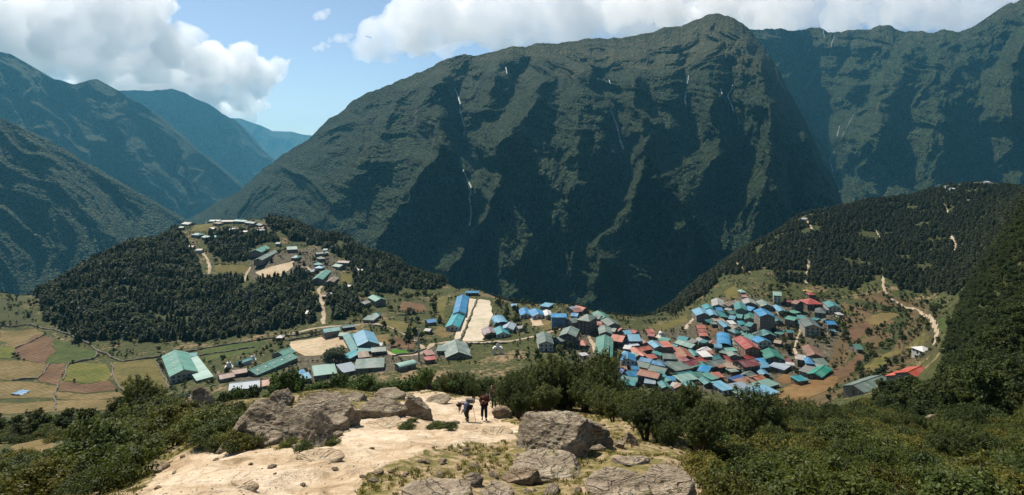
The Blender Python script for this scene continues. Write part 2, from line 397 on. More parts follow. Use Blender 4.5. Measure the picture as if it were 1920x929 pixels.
# ------------------------------------------------------------------ mountains
def mat_mountain(name, green, lighter_green, rock, scale=1.0, grassz=None):
    m, nt, b = new_mat(name); g = NT(nt); p = g.coord()
    n1 = g.noise(p, .006 * scale, 5, .6); n2 = g.noise(p, .03 * scale, 5, .65); v = g.voro(p, .09 * scale)
    n3 = g.noise(p, .002 * scale, 4, .5)
    c = g.mix(g.maprange(n2, .35, .68), green, lighter_green)  # forest colour varies at random between a darker and a lighter green
    c = g.mix(g.maprange(v, .1, .75, .55, 0), c, tuple(x * .45 for x in green))
    cell = g.n('ShaderNodeSeparateColor'); g.l(g.voro(p, .11 * scale, 'F1', 'Color'), cell.inputs[0])
    hs = g.n('ShaderNodeHueSaturation'); g.l(g.maprange(cell.outputs[0], 0, 1, .35, 1.75), hs.inputs['Value']); g.l(g.maprange(cell.outputs[1], 0, 1, .47, .52), hs.inputs['Hue']); g.l(c, hs.inputs['Color']); c = hs.outputs[0]
    rk = g.maprange(g.math('ADD', g.math('MULTIPLY', n1, .7), g.math('MULTIPLY', n2, .3)), .55, .66)
    steep = g.maprange(g.normz(), .30, .62, 1, 0)
    c = g.mix(g.math('MULTIPLY', rk, steep), c, rock)
    if grassz:
        s = g.n('ShaderNodeSeparateXYZ'); g.l(p, s.inputs[0])
        z = g.math('ADD', s.outputs[2], g.math('MULTIPLY', g.math('SUBTRACT', n1, .5), 500))
        f = g.maprange(z, grassz[0], grassz[1])
        top = g.ramp(n2, [(.3, (.034, .046, .020)), (.5, (.070, .076, .034)), (.7, (.125, .108, .055))])
        c = g.mix(f, c, top)
    nt.links.new(c, b.inputs['Base Color'])
    h = g.math('SUBTRACT', g.math('MULTIPLY', n2, 1.0), g.math('MULTIPLY', g.voro(p, .11 * scale), 1.1))
    nt.links.new(g.bump(h, 1.0, 20.0 / scale), b.inputs['Normal'])
    return m
def mountain(name, label, mat, x0, x1, nu, nv, crest, base, profile, feats=(), amp=60.0, fold=(140., 420.), seed=0, jag=3.0, back=900.0, lean=0.0, fs=1.0, canopy=7.0, cliff=45.0, warp=130.0, fine=9.0):
    """A mountain face. crest / base: tables (plate x, plate y, distance); profile: table (t from foot to crest, share of the depth);
    feats: ridge lines and gullies as (points, depth in metres toward the viewer, width on the plate)."""
    u = np.linspace(x0, x1, nu)
    cy, cY = interp_lines(u, crest); by, bY = interp_lines(u, base)
    k = max(3, nu // 60)
    cy, cY, by, bY = smooth1(cy, k), smooth1(cY, k * 3), smooth1(by, k), smooth1(bY, k * 3)
    cy = cy + jag * fbm2(u / 40. + seed, u * 0 + seed * 3.1, 5)
    t = np.linspace(0, 1, nv)
    pr = np.interp(t, *np.array(profile, float).T); pr = smooth1(pr, max(3, nv // 12)); pr = (pr - pr[0]) / (pr[-1] - pr[0])
    U, T = np.meshgrid(u, t, indexing='ij')
    PY = by[:, None] + (cy - by)[:, None] * T
    D = bY[:, None] + (cY - bY)[:, None] * pr[None, :]
    rel = np.zeros_like(D)
    wob = 13 * fbm2(U / 60. + seed, PY / 60., 4); wob2 = 13 * fbm2(U / 60. + seed + 30, PY / 60. + 9, 4)
    for pts, dep, w in feats:
        d, par, side = dist_poly(U + wob, PY + wob2, pts)
        ww = w * (0.55 + 0.9 * par)
        prof = np.clip(1 - d / (ww * 1.25), 0, 1); prof = prof * prof * (1.6 - .6 * prof)
        rel -= fs * dep * prof * (1 + .45 * noise2(U / 70. + dep, PY / 90.)) * (0.35 + 0.65 * np.sin(np.pi * np.clip(par * .92 + .04, 0, 1)) ** .5)
    X = (U - HX) / FOC * D; Z = -(PY - HY) / FOC * D
    Xw = X; X = (U - HX) / FOC * float(bY.mean() * .5 + cY.mean() * .5)
    wx = warp * fbm2(X / 620. + seed, Z / 420. + seed, 3)
    wz = 90 * fbm2(X / 420. + seed + 60, Z / 420. + seed, 3)
    fol = ridged2((X + wx + lean * Z) / fold[0] + seed, (Z + wz * 1.6) / fold[1] + seed, 6, .5)
    fin = fbm2(X / 45. + seed, Z / 45., 4, .6)
    can = np.abs(noise2(X / 13. + seed, Z / 13.)) + .6 * np.abs(noise2(X / 6.5 + seed, Z / 6.5 + 3))
    edge = sstep(0, .08, 1 - T) * .9 + .1
    zw = (Z + 70 * fbm2(X / 210. + seed, Z / 330., 4)) / (cliff * 2.4); sw = zw - np.floor(zw)
    led = (sstep(.30, .95, sw) - sw) * sstep(-.25, .45, fbm2(X / 380. + seed + 7, Z / 380., 2))
    D2 = D + rel * edge - amp * (fol - 1.2) * edge + fine * fin * edge + canopy * (can - .4) + cliff * led * edge
    X = (U - HX) / FOC * D2; Z = -(PY - HY) / FOC * D2
    V = np.stack([X, D2, Z], -1)
    # the far side, falling away behind the crest
    b1 = V[:, -1].copy(); b1[:, 1] += back * .4; b1[:, 2] -= back * .12
    b2 = V[:, -1].copy(); b2[:, 1] += back; b2[:, 2] -= back * .6
    V = np.concatenate([V, b1[:, None], b2[:, None]], 1)
    me = mesh_np(name, V.reshape(-1, 3), grid_faces(nu, nv + 2)[:, ::-1], mat)
    o = tag(link(name, me), label, kind='structure')
    return o, V
GREEN = (.020, .032, .016)
M_MAIN = mat_mountain('mountain_forest', (.010, .024, .009), (.033, .055, .017), (.095, .085, .055), 1.0, (300, 500))
M_RIGHT = mat_mountain('mountain_scrub', (.016, .032, .011), (.050, .068, .021), (.105, .088, .06), .9, (700, 1000))
M_LEFT = mat_mountain('mountain_wood', (.016, .031, .012), (.050, .066, .022), (.10, .085, .06), .8)
M_FAR = mat_mountain('mountain_distant', (.018, .030, .016), (.045, .054, .026), (.08, .07, .06), .5)
main_crest = [(300,432,4300),(380,398,4000),(440,360,3700),(520,300,3400),(570,268,3250),(620,222,3100),(660,190,3000),(700,170,2900),(760,148,2850),(820,120,2800),(860,104,2800),(930,96,2850),(1000,82,2900),
              (1080,78,2950),(1140,72,3000),(1200,62,3000),(1270,50,3000),(1310,33,2950),(1345,24,2900),(1385,36,2850),(1420,70,2800),(1455,125,2700),(1490,190,2550),(1520,250,2400),(1550,310,2250),(1575,360,2100),(1590,420,1950),(1620,520,1800),(1680,640,1650)]
main_base = [(300,470,3900),(380,470,3300),(500,560,2600),(650,640,2000),(800,680,1650),(1000,690,1480),(1200,690,1450),(1400,690,1500),(1550,690,1540),(1680,690,1600)]
main_prof = [(0,0),(.15,.06),(.35,.15),(.55,.26),(.70,.38),(.82,.55),(.92,.78),(1,1)]
feats = [  # ridges (positive: toward the viewer) and gullies (negative)
 ([(870,120),(862,190),(872,260),(885,330),(880,390),(885,470),(870,560)], -230, 62),
 ([(940,110),(925,150),(905,210),(890,250)], 70, 26),
 ([(985,120),(960,165),(955,200)], -110, 24),
 ([(820,140),(800,200),(820,260),(845,320),(868,370)], 110, 45),
 ([(760,170),(720,240),(690,300),(640,360),(600,420)], 60, 40),
 ([(830,260),(790,330),(740,400),(700,470),(680,540)], 120, 50),
 ([(800,420),(800,520),(810,600)], -90, 40),
 ([(925,350),(915,400),(880,450),(850,510),(840,580)], 210, 46),
 ([(925,350),(950,400),(975,460),(985,540)], 130, 40),
 ([(1020,150),(985,220),(930,270),(905,330)], 120, 50),
 ([(1080,150),(1090,230),(1080,320),(1070,420),(1060,520)], 90, 60),
 ([(1010,330),(1020,420),(1030,520),(1040,600)], -90, 44),
 ([(1125,150),(1150,210),(1165,262),(1190,300),(1150,380),(1110,450),(1095,540)], -210, 44),
 ([(1180,150),(1200,220),(1215,290),(1190,360),(1150,420),(1125,470),(1115,560)], 260, 44),
 ([(1215,290),(1255,350),(1285,410),(1300,480),(1305,560)], 190, 50),
 ([(1290,110),(1285,165),(1300,230),(1310,300)], -110, 34),
 ([(1365,120),(1365,180),(1385,230),(1390,300),(1340,380)], -100, 34),
 ([(1330,120),(1335,200),(1345,290),(1310,350),(1300,420)], 90, 40),
 ([(1420,110),(1440,190),(1450,260),(1440,330),(1420,400),(1400,480)], 140, 50),
 ([(1300,430),(1310,480),(1320,560)], -150, 34),
 ([(1465,150),(1500,230),(1535,300),(1560,370)], 90, 40),
 ([(1480,300),(1480,360),(1460,430),(1450,520)], -70, 34),
]
o_main, V_MAIN = mountain('mountain', 'broad wooded mountain with dark cliffs, gullies and bare grassy summit', M_MAIN, 330, 1640, 800, 460, main_crest, main_base, main_prof, feats, lean=.3, amp=82, fold=(260., 420.), seed=3, jag=5, back=500, fs=1.55, cliff=60, warp=340, fine=12)

right_crest = [(1340,80,4550),(1380,58,4550),(1420,52,4550),(1470,58,4550),(1520,52,4550),(1560,62,4480),(1600,56,4420),(1650,48,4350),(1700,58,4290),(1760,58,4090),(1800,60,3960),(1840,44,3770),(1880,14,3640),(1930,-8,3510),(2000,-25,3380),(2100,-40,3310)]
right_base = [(1340,420,3800),(1380,420,3770),(1460,450,3575),(1540,480,3250),(1580,500,2990),(1650,520,2795),(1750,520,2665),(1900,520,2600),(2100,520,2535)]
right_prof = [(0,0),(.3,.20),(.55,.40),(.75,.62),(.9,.84),(1,1)]
rfeats = [
 ([(1500,70),(1520,140),(1540,220),(1555,290),(1570,360),(1580,430)], -330, 70),
 ([(1600,70),(1575,130),(1555,200)], -90, 30),
 ([(1700,90),(1690,150),(1650,220),(1610,290),(1590,360)], 170, 60),
 ([(1760,110),(1800,160),(1840,190),(1870,215)], 150, 44),
 ([(1760,110),(1750,220),(1740,320),(1740,420)], 130, 60),
 ([(1640,90),(1640,160),(1610,230)], -80, 34),
 ([(1880,80),(1850,140),(1840,230),(1850,330),(1880,420)], -210, 50),
 ([(1935,60),(1900,120),(1890,200),(1930,260)], 260, 60),
 ([(1690,240),(1670,310),(1650,380)], -70, 36),
 ([(1800,240),(1820,310),(1810,390)], -70, 36),
]
o_right, V_RIGHT = mountain('mountain', 'hazy mountainside of scrub and thin waterfalls rising into cloud behind the valley', M_RIGHT, 1340, 2080, 400, 260, right_crest, right_base, right_prof, rfeats, amp=95, fold=(330., 520.), seed=11, jag=6, back=600, fs=1.5, lean=.5, cliff=50, warp=380, fine=12)

l1_crest = [(-260,150,2645),(-100,190,2702),(0,222,2760),(60,252,2818),(120,290,2932),(190,330,3047),(250,362,3162),(310,398,3277),(360,425,3392),(420,470,3450)]
l1_base = [(-260,640,2047),(0,640,2070),(150,600,2242),(300,540,2588),(420,520,3105)]
mountain('mountain', 'dark green wooded slope at the left edge', M_LEFT, -260, 410, 280, 220, l1_crest, l1_base, [(0,0),(.5,.4),(1,1)],
 [([(60,260),(110,350),(180,420),(240,470)], 70, 40), ([(0,330),(60,420),(90,500)], -80, 40), ([(180,330),(230,400),(270,450)], -60, 30)], amp=55, fold=(200., 700.), seed=21, jag=3, back=500, lean=1.0, canopy=4, cliff=1, fine=5)
l2_crest = [(-260,60,5265),(-60,90,5265),(0,97,5265),(50,118,5265),(100,150,5332),(140,158,5400),(180,146,5400),(230,175,5535),(290,215,5738),(340,260,5940),(390,300,6210),(440,340,6480),(490,385,6885)]
l2_base = [(-260,420,4388),(0,420,4388),(200,450,4522),(350,450,5198),(490,430,6615)]
mountain('mountain', 'blue-green mountain with sharp spurs at the left, its top touching the cloud', M_LEFT, -260, 480, 320, 240, l2_crest, l2_base, [(0,0),(.5,.4),(1,1)],
 [([(180,150),(200,220),(260,300),(330,380)], 190, 46), ([(100,155),(120,220),(150,300),(200,380)], -170, 50), ([(200,240),(170,290),(150,340)], 140, 40), ([(300,230),(340,300),(380,370)], 120, 40),
  ([(250,200),(290,280),(330,350)], -120, 36), ([(30,110),(60,200),(80,280)], 150, 50), ([(360,290),(390,340),(420,385)], -70, 30), ([(210,260),(230,320),(250,380)], -120, 34)], amp=120, fold=(300., 800.), seed=33, jag=4, back=800, lean=.9, canopy=5, cliff=1, fine=8, warp=260)
l3_crest = [(100,200,9058),(200,168,9058),(260,172,9058),(320,166,9058),(350,178,9132),(400,202,9207),(440,226,9356),(470,262,9504),(500,290,9652),(530,310,9801),(580,345,10098),(640,370,10395)]
l3_base = [(100,420,7945),(300,420,7945),(420,420,8316),(540,400,8910),(640,390,9801)]
mountain('mountain', 'pale blue mountain closing the left valley, below the cloud', M_FAR, 100, 640, 240, 160, l3_crest, l3_base, [(0,0),(.5,.42),(1,1)],
 [([(320,170),(340,240),(380,320)], 200, 40), ([(440,226),(450,290),(470,350)], 190, 36), ([(390,200),(400,280),(420,340)], -180, 34)], amp=90, fold=(420., 1000.), seed=41, jag=3, back=900, lean=.8, canopy=4, cliff=1, fine=8, warp=260)
l4_crest = [(300,230,16254),(400,222,16254),(450,222,16254),(480,232,16254),(510,246,16426),(545,247,16597),(575,254,16768),(640,262,16939),(760,270,17110)]
l4_base = [(300,420,13688),(760,420,14372)]
mountain('mountain', 'faint far ridge at the mouth of the valley', M_FAR, 300, 760, 160, 60, l4_crest, l4_base, [(0,0),(1,1)], [([(510,246),(540,280),(560,330)], 200, 40)], amp=80, fold=(400., 900.), seed=51, jag=1.5, back=900)
# the floor of the gorge and the country beyond, out to the horizon
n = 60
gx, gy = np.meshgrid(np.linspace(-14000, 14000, n), np.concatenate([np.linspace(-1500, 1200, 8)[:-1], np.linspace(1200, 18000, n - 7)]), indexing='ij')
gz = -640 - 60 * fbm2(gx / 900., gy / 900., 3)
me = mesh_np('valley_floor', np.stack([gx, gy, gz], -1).reshape(-1, 3), grid_faces(n, n), M_LEFT)
tag(link('valley_floor', me), kind='structure')
# ------------------------------------------------------------------ waterfalls on the far slopes
def mat_foam():
    m, nt, b = new_mat('white_water'); g = NT(nt); n = g.noise(g.mapping(g.coord(), (1, 1, .2)), .25, 4)
    nt.links.new(g.ramp(n, [(.35, (.12, .14, .14)), (.60, (.40, .42, .42))]), b.inputs['Base Color']); b.inputs['Roughness'].default_value = .4; return m
M_FOAM = mat_foam()
def waterfall(V, pts, w, label):
    f = V.reshape(-1, 3); fx, fy = plate(f[:, 0], f[:, 1], f[:, 2]); Q = []
    P = []
    for (a, b), (c, d) in zip(pts[:-1], pts[1:]):
        k = max(2, int(math.hypot(c - a, d - b) / 2.2))
        P += [(a + (c - a) * i / k, b + (d - b) * i / k) for i in range(k)]
    P.append(pts[-1]); rs_ = np.random.RandomState(len(P))
    for (a, b) in P:
        k = ((fx - a) ** 2 + (fy - b) ** 2 + 1e-9 * f[:, 1]).argmin(); Q.append(f[k] * (1 - 12.0 / f[k][1]))
    Q = np.array(Q); n = len(Q); Q = np.stack([smooth1(Q[:, k], 5) for k in range(3)], 1) if n > 6 else Q; Q *= (1 - 10.0 / Q[:, 1:2])
    W2 = w * .36 * (.4 + .6 * rs_.rand(n))[:, None] * np.array([1, 0, 0]); W2[0] *= .3; W2[-1] *= .6
    R_ = np.stack([Q - W2, Q + [0, -1.5, .8], Q + W2], 1)
    tag(link('waterfall', mesh_np('waterfall', R_.reshape(-1, 3), grid_faces(n, 3), M_FOAM)), label, kind='structure')
for V_, pts, w, lb in [(V_MAIN, [(853,165),(858,180),(864,196),(862,206),(867,222),(872,240),(870,256)], 13, 'white waterfall in the left gully of the broad mountain'), (V_MAIN, [(1144,205),(1150,220),(1157,236),(1160,250),(1164,266),(1170,282)], 13, 'long waterfall in the central gully of the broad mountain'),
    (V_MAIN, [(1292,140),(1290,152),(1288,168),(1284,186),(1288,205)], 10, 'thin waterfall high on the right of the broad mountain'), (V_MAIN, [(1351,165),(1354,178)], 8, 'short thin waterfall beside the double fall'), (V_MAIN, [(1374,158),(1372,168),(1364,180),(1370,192),(1376,210)], 10, 'bent waterfall near the right shoulder of the broad mountain'),
    (V_MAIN, [(1142,150),(1146,160)], 7, 'tiny white fall near the summit rim'), (V_MAIN, [(1383,215),(1387,236)], 6, 'pale streak below the bent waterfall'), (V_MAIN, [(868,318),(876,335),(884,352),(880,372),(884,400),(880,425)], 10, 'pale streambed where the left gully narrows'), (V_MAIN, [(948,125),(951,140)], 7, 'small snow-white streak under the summit meadow'),
    (V_RIGHT, [(1518,62),(1514,78),(1519,92),(1510,112)], 10, 'threadlike waterfall in the hazy basin'), (V_RIGHT, [(1566,66),(1560,80),(1556,104)], 10, 'second threadlike waterfall right of the first in the basin'), (V_RIGHT, [(1543,55),(1546,72)], 8, 'faint streak between the basin waterfalls'),
    (V_RIGHT, [(1520,150),(1512,166)], 8, 'short fall in the middle of the basin'), (V_RIGHT, [(1575,235),(1568,262),(1562,276),(1556,300),(1562,325)], 10, 'white stream at the foot of the basin'), (V_RIGHT, [(1600,215),(1585,245),(1570,270)], 5, 'faint pale gully line on the right mountainside')]:
    waterfall(V_, pts, w, lb)
# ------------------------------------------------------------------ vegetation: prototypes
def mat_leaf(name, dark, mid, light, transl=.34, rough=.6):
    m, nt, b = new_mat(name); g = NT(nt)
    t = g.attr('tone'); r = g.objrand()
    f = g.math('ADD', g.math('MULTIPLY', t, .55), g.math('MULTIPLY', r, .45))
    c = g.ramp(f, [(.1, dark), (.55, mid), (.95, light)])
    nt.links.new(c, b.inputs['Base Color']); b.inputs['Roughness'].default_value = rough
    b.inputs['Specular IOR Level'].default_value = .25
    tr = g.n('ShaderNodeBsdfTranslucent'); nt.links.new(g.mix(.35, c, (.12, .13, .01)), tr.inputs[0])
    mx = g.n('ShaderNodeMixShader'); mx.inputs[0].default_value = transl
    out = [n for n in nt.nodes if n.type == 'OUTPUT_MATERIAL'][0]
    nt.links.new(b.outputs[0], mx.inputs[1]); nt.links.new(tr.outputs[0], mx.inputs[2]); nt.links.new(mx.outputs[0], out.inputs['Surface'])
    return m
def mat_bark(name, a, bcol):
    m, nt, b = new_mat(name); g = NT(nt); p = g.coord('Object')
    n = g.noise(g.mapping(p, (6, 6, 1.2)), 2.5, 4)
    nt.links.new(g.ramp(n, [(.3, a), (.7, bcol)]), b.inputs['Base Color'])
    nt.links.new(g.bump(n, .6, .05), b.inputs['Normal'])
    return m
M_PINE = mat_leaf('pine_needles', (0.012, 0.022, 0.007), (0.032, 0.05, 0.015), (0.078, 0.094, 0.027))
M_RIDGE = mat_leaf('ridge_needles', (0.007, 0.013, 0.004), (0.017, 0.027, 0.008), (0.038, 0.049, 0.014))
M_SHRUB = mat_leaf('shrub_leaves', (0.022, 0.038, 0.007), (0.068, 0.092, 0.016), (0.18, 0.185, 0.036), .42)
M_SHRUBY = mat_leaf('yellowing_leaves', (0.045, 0.052, 0.009), (0.115, 0.112, 0.018), (0.25, 0.205, 0.034), .42)
M_JUNI = mat_leaf('juniper_sprays', (0.021, 0.036, 0.009), (0.06, 0.082, 0.018), (0.145, 0.155, 0.036), .38)
M_FRESH = mat_leaf('fresh_leaves', (0.033, 0.068, 0.013), (0.075, 0.132, 0.027), (0.150, 0.217, 0.045), .35)
M_BROAD = mat_leaf('broad_leaves', (0.016, 0.034, 0.007), (0.05, 0.078, 0.016), (0.12, 0.145, 0.03), .32)
M_DARKB = mat_leaf('dark_broad_leaves', (.014, .026, .006), (.038, .056, .012), (.088, .104, .024), .34)
M_REDLEAF = mat_leaf('red_leaves', (.16, .04, .012), (.32, .09, .02), (.45, .16, .03), .35)
M_WILLOW = mat_leaf('willow_leaves', (0.050, 0.066, 0.031), (0.094, 0.116, 0.055), (0.165, 0.182, 0.094), .3)
M_GRASS = mat_leaf('grass_blades', (.10, .095, .024), (.20, .175, .045), (.34, .28, .09), .3)
M_BARK = mat_bark('bark', (.05, .035, .025), (.13, .10, .075))
M_PALEBARK = mat_bark('pale_bark', (.28, .25, .21), (.48, .45, .40))

def leaf_mesh(P, N, size, rs, asp=.55):
    """diamond leaves: centres P, facing N"""
    n = len(P); N = N / (np.linalg.norm(N, axis=1)[:, None] + 1e-9)
    a = rs.randn(n, 3); a -= (a * N).sum(1)[:, None] * N; a /= np.linalg.norm(a, axis=1)[:, None] + 1e-9
    b = np.cross(N, a); s = (size * rs.uniform(.6, 1.4, n))[:, None]
    V = np.stack([P - a * s, P - b * s * asp + N * s * .12, P + a * s, P + b * s * asp + N * s * .12], 1)
    tone = np.repeat(rs.rand(n), 4)
    return V.reshape(-1, 3), np.arange(n * 4).reshape(-1, 4), tone
def clumps(rs, C, rad, per, size, flat=1.0, up=.5, asp=.55, tonebias=None):
    C = np.asarray(C, float); n = len(C); rad = np.broadcast_to(rad, (n,))
    d = rs.randn(n, per, 3); d /= np.linalg.norm(d, axis=2)[..., None]
    q = rs.rand(n, per, 1) ** .45
    P = C[:, None, :] + d * q * rad[:, None, None] * np.array([1, 1, flat])
    N = d + np.array([0, 0, up]) + rs.randn(n, per, 3) * .55
    V, F, t = leaf_mesh(P.reshape(-1, 3), N.reshape(-1, 3), size, rs, asp)
    ct = np.repeat(rs.rand(n), per * 4)
    return V, F, np.clip(.55 * t + .45 * ct, 0, 1)
def tube(path, radii, n=5):
    """tapered tube along a path"""
    path = np.asarray(path, float); m = len(path); V = []
    for i in range(m):
        d = path[min(i + 1, m - 1)] - path[max(i - 1, 0)]; d /= np.linalg.norm(d) + 1e-9
        a = np.cross(d, [0.3, 1, 0.2]); a /= np.linalg.norm(a) + 1e-9; b = np.cross(d, a)
        th = np.linspace(0, 2 * np.pi, n, endpoint=False)
        V.append(path[i] + radii[i] * (np.cos(th)[:, None] * a + np.sin(th)[:, None] * b))
    V = np.concatenate(V); F = []
    for i in range(m - 1):
        for k in range(n):
            F.append((i * n + k, i * n + (k + 1) % n, (i + 1) * n + (k + 1) % n, (i + 1) * n + k))
    return V, np.array(F)
def joinVF(parts):
    V, F, k = [], [], 0
    for v, f in parts:
        V.append(v); F.append(f + k); k += len(v)
    return np.concatenate(V), np.concatenate(F)
def veg_mesh(name, V, F, tone, mat):
    me = mesh_np(name, V, F, mat, smooth=False); attr_f(me, 'tone', tone); return me

def proto_conifer(seed, H=10.0, Rr=2.1, round_=False, mat=None):
    rs = np.random.RandomState(seed); P, N = [], []
    lv = 17 if not round_ else 13
    for k in range(lv):
        z = H * (.13 + .86 * k / lv); f = (z / H)
        r0 = Rr * ((1 - f) ** .75 + .05) if not round_ else Rr * 1.25 * math.sin(math.pi * (.16 + .80 * f)) ** .7
        nb = int(7 + 3 * (1 - f))
        for j in range(nb):
            a = rs.rand() * 6.283; L = r0 * rs.uniform(.65, 1.12)
            for q in (.35, .62, .86, 1.0):
                w = rs.uniform(-.18, .18)
                P.append((math.cos(a + w) * L * q, math.sin(a + w) * L * q, z - .28 * L * q + rs.uniform(-.15, .15) + .12 * L * q * q))
                N.append((math.cos(a) * .5, math.sin(a) * .5, 1.0))
    P, N = np.array(P), np.array(N) + rs.randn(len(P), 3) * .35
    V, F, t = leaf_mesh(P, N, .62 if not round_ else .74, rs, .75)
    crown = veg_mesh('crown', V, F, t, mat or M_PINE)
    v, f = tube([(0, 0, -.6), (0.05, 0, H * .35), (0, .05, H * .9)], [.2, .14, .03], 5)
    return crown, mesh_np('trunk', v, f, M_BARK)
def proto_shrub(seed, w, h, leaf, ncl, per, mat, spiky=0.0, stems=5, asp=.55):
    rs = np.random.RandomState(seed); C, rad = [], []; tubes = []
    ns = stems
    for s in range(ns):
        a = rs.rand() * 6.283; rr = w * .5 * rs.uniform(.2, .75)
        top = np.array([math.cos(a) * rr, math.sin(a) * rr, h * rs.uniform(.55, .95)])
        base = np.array([math.cos(a) * rr * .15, math.sin(a) * rr * .15, -.25])
        mid = (base + top) / 2 + rs.randn(3) * .08 * w
        tubes.append(tube([base, mid, top], [.035 * h, .024 * h, .008 * h], 4))
        for c in range(ncl // ns):
            d = rs.randn(3); d /= np.linalg.norm(d); d[2] = abs(d[2]) * .9 - .25
            q = rs.rand() ** .4
            C.append(top * [1, 1, .62] + d * [w * .34, w * .34, h * .40] * q); rad.append(w * rs.uniform(.075, .15))
            if spiky and rs.rand() < spiky:
                C.append(C[-1] + np.array([d[0] * .12 * w, d[1] * .12 * w, h * .13])); rad.append(w * .055)
    V, F, t = clumps(rs, C, np.array(rad), per, leaf, 1.0 + .5 * spiky, .55, asp)
    V[:, 2] = np.maximum(V[:, 2], -.1)
    v, f = joinVF(tubes)
    return veg_mesh('foliage', V, F, t, mat), mesh_np('stem', v, f, M_BARK)
def proto_tree(seed, H, Wd, leaf, ncl, per, mat, trunkr=.2, low=.25):
    rs = np.random.RandomState(seed); tubes = [tube([(0, 0, -.6), (.1 * rs.randn(), .1 * rs.randn(), H * .4), (.2 * rs.randn(), .2 * rs.randn(), H * .85)], [trunkr, trunkr * .7, trunkr * .2], 6)]
    C, rad = [], []
    for k in range(9):
        a = rs.rand() * 6.283; z = H * rs.uniform(low, .85); L = Wd * .5 * rs.uniform(.5, 1.0) * (1.1 - .5 * z / H)
        tip = np.array([math.cos(a) * L, math.sin(a) * L, z + L * .35])
        tubes.append(tube([(0, 0, z - .2), tip * [.5, .5, 1] - [0, 0, L * .1], tip], [trunkr * .45, trunkr * .3, trunkr * .08], 4))
        for c in range(ncl // 9):
            d = rs.randn(3); d /= np.linalg.norm(d)
            C.append(tip * [.8, .8, 1] + d * np.array([Wd * .24, Wd * .24, H * .17]) * rs.rand() ** .4); rad.append(Wd * rs.uniform(.05, .11))
    V, F, t = clumps(rs, C, np.array(rad), per, leaf, .8, .5)
    v, f = joinVF(tubes)
    return veg_mesh('crown', V, F, t, mat), mesh_np('trunk', v, f, M_BARK)

CON = [proto_conifer(1, 11, 2.2), proto_conifer(2, 10, 2.7), proto_conifer(3, 9, 2.7, True), proto_conifer(4, 8.0, 3.2, True), proto_conifer(8, 7.5, 3.0, True, M_BROAD)]
RDG = [proto_conifer(5, 9, 2.8, True, M_RIDGE), proto_conifer(6, 8, 3.0, True, M_RIDGE), proto_conifer(7, 9, 2.4, False, M_RIDGE)]
def plant(kind, proto, loc, sc, rz, label, cat, group, names=('crown', 'trunk'), tilt=0.0):
    e = bpy.data.objects.new(kind, None); COL.objects.link(e); e.empty_display_size = .2
    e.location = loc; e.rotation_euler = (tilt, 0, rz); e.scale = (sc if isinstance(sc, tuple) else (sc, sc, sc))
    tag(e, label, cat, group)
    for nm, me in zip(names, proto): link(nm, me, e)
    return e
def scatter(name, label, P, sc, rz, kinds, protos, mats=None):
    """one 'stuff' object: instances of proto meshes on points"""
    me = bpy.data.meshes.new(name); n = len(P)
    me.vertices.add(n); me.vertices.foreach_set('co', np.asarray(P, np.float32).ravel()); me.update()
    attr_f(me, 'sc', sc); attr_f(me, 'rz', rz); attr_f(me, 'kd', kinds)
    o = tag(link(name, me), label, kind='stuff')
    ng = bpy.data.node_groups.new(name, 'GeometryNodeTree')
    ng.interface.new_socket('Geometry', in_out='INPUT', socket_type='NodeSocketGeometry')
    ng.interface.new_socket('Geometry', in_out='OUTPUT', socket_type='NodeSocketGeometry')
    N, L = ng.nodes, ng.links
    gi, go, jn = N.new('NodeGroupInput'), N.new('NodeGroupOutput'), N.new('GeometryNodeJoinGeometry')
    def na(nm):
        k = N.new('GeometryNodeInputNamedAttribute'); k.data_type = 'FLOAT'; k.inputs['Name'].default_value = nm
        return k.outputs['Attribute']
    cx = N.new('ShaderNodeCombineXYZ'); L.new(na('rz'), cx.inputs[2]); sca = na('sc'); kd = na('kd')
    for i, pm in enumerate(protos):
        src = bpy.data.objects.new(name + '_source', pm)
        oi = N.new('GeometryNodeObjectInfo'); oi.inputs['Object'].default_value = src; oi.inputs['As Instance'].default_value = True
        ip = N.new('GeometryNodeInstanceOnPoints')
        cp = N.new('FunctionNodeCompare'); cp.data_type = 'FLOAT'; cp.operation = 'EQUAL'
        cp.inputs['B'].default_value = float(i); cp.inputs['Epsilon'].default_value = .1
        L.new(kd, cp.inputs['A']); L.new(cp.outputs[0], ip.inputs['Selection'])
        L.new(gi.outputs[0], ip.inputs['Points']); L.new(oi.outputs['Geometry'], ip.inputs['Instance'])
        L.new(cx.outputs[0], ip.inputs['Rotation']); L.new(sca, ip.inputs['Scale']); L.new(ip.outputs[0], jn.inputs[0])
    L.new(jn.outputs[0], go.inputs[0])
    o.modifiers.new('scatter', 'NODES').node_group = ng
    return o
def merged(me_a, me_b, name):
    bm = bmesh.new(); bm.from_mesh(me_a); k = len(bm.verts); bm.from_mesh(me_b)
    bm.faces.ensure_lookup_table()
    nb = len(me_b.polygons)
    for f in bm.faces[len(bm.faces) - nb:]: f.material_index = 1
    me = bpy.data.meshes.new(name); bm.to_mesh(me); bm.free()
    me.materials.append(me_a.materials[0]); me.materials.append(me_b.materials[0]); return me

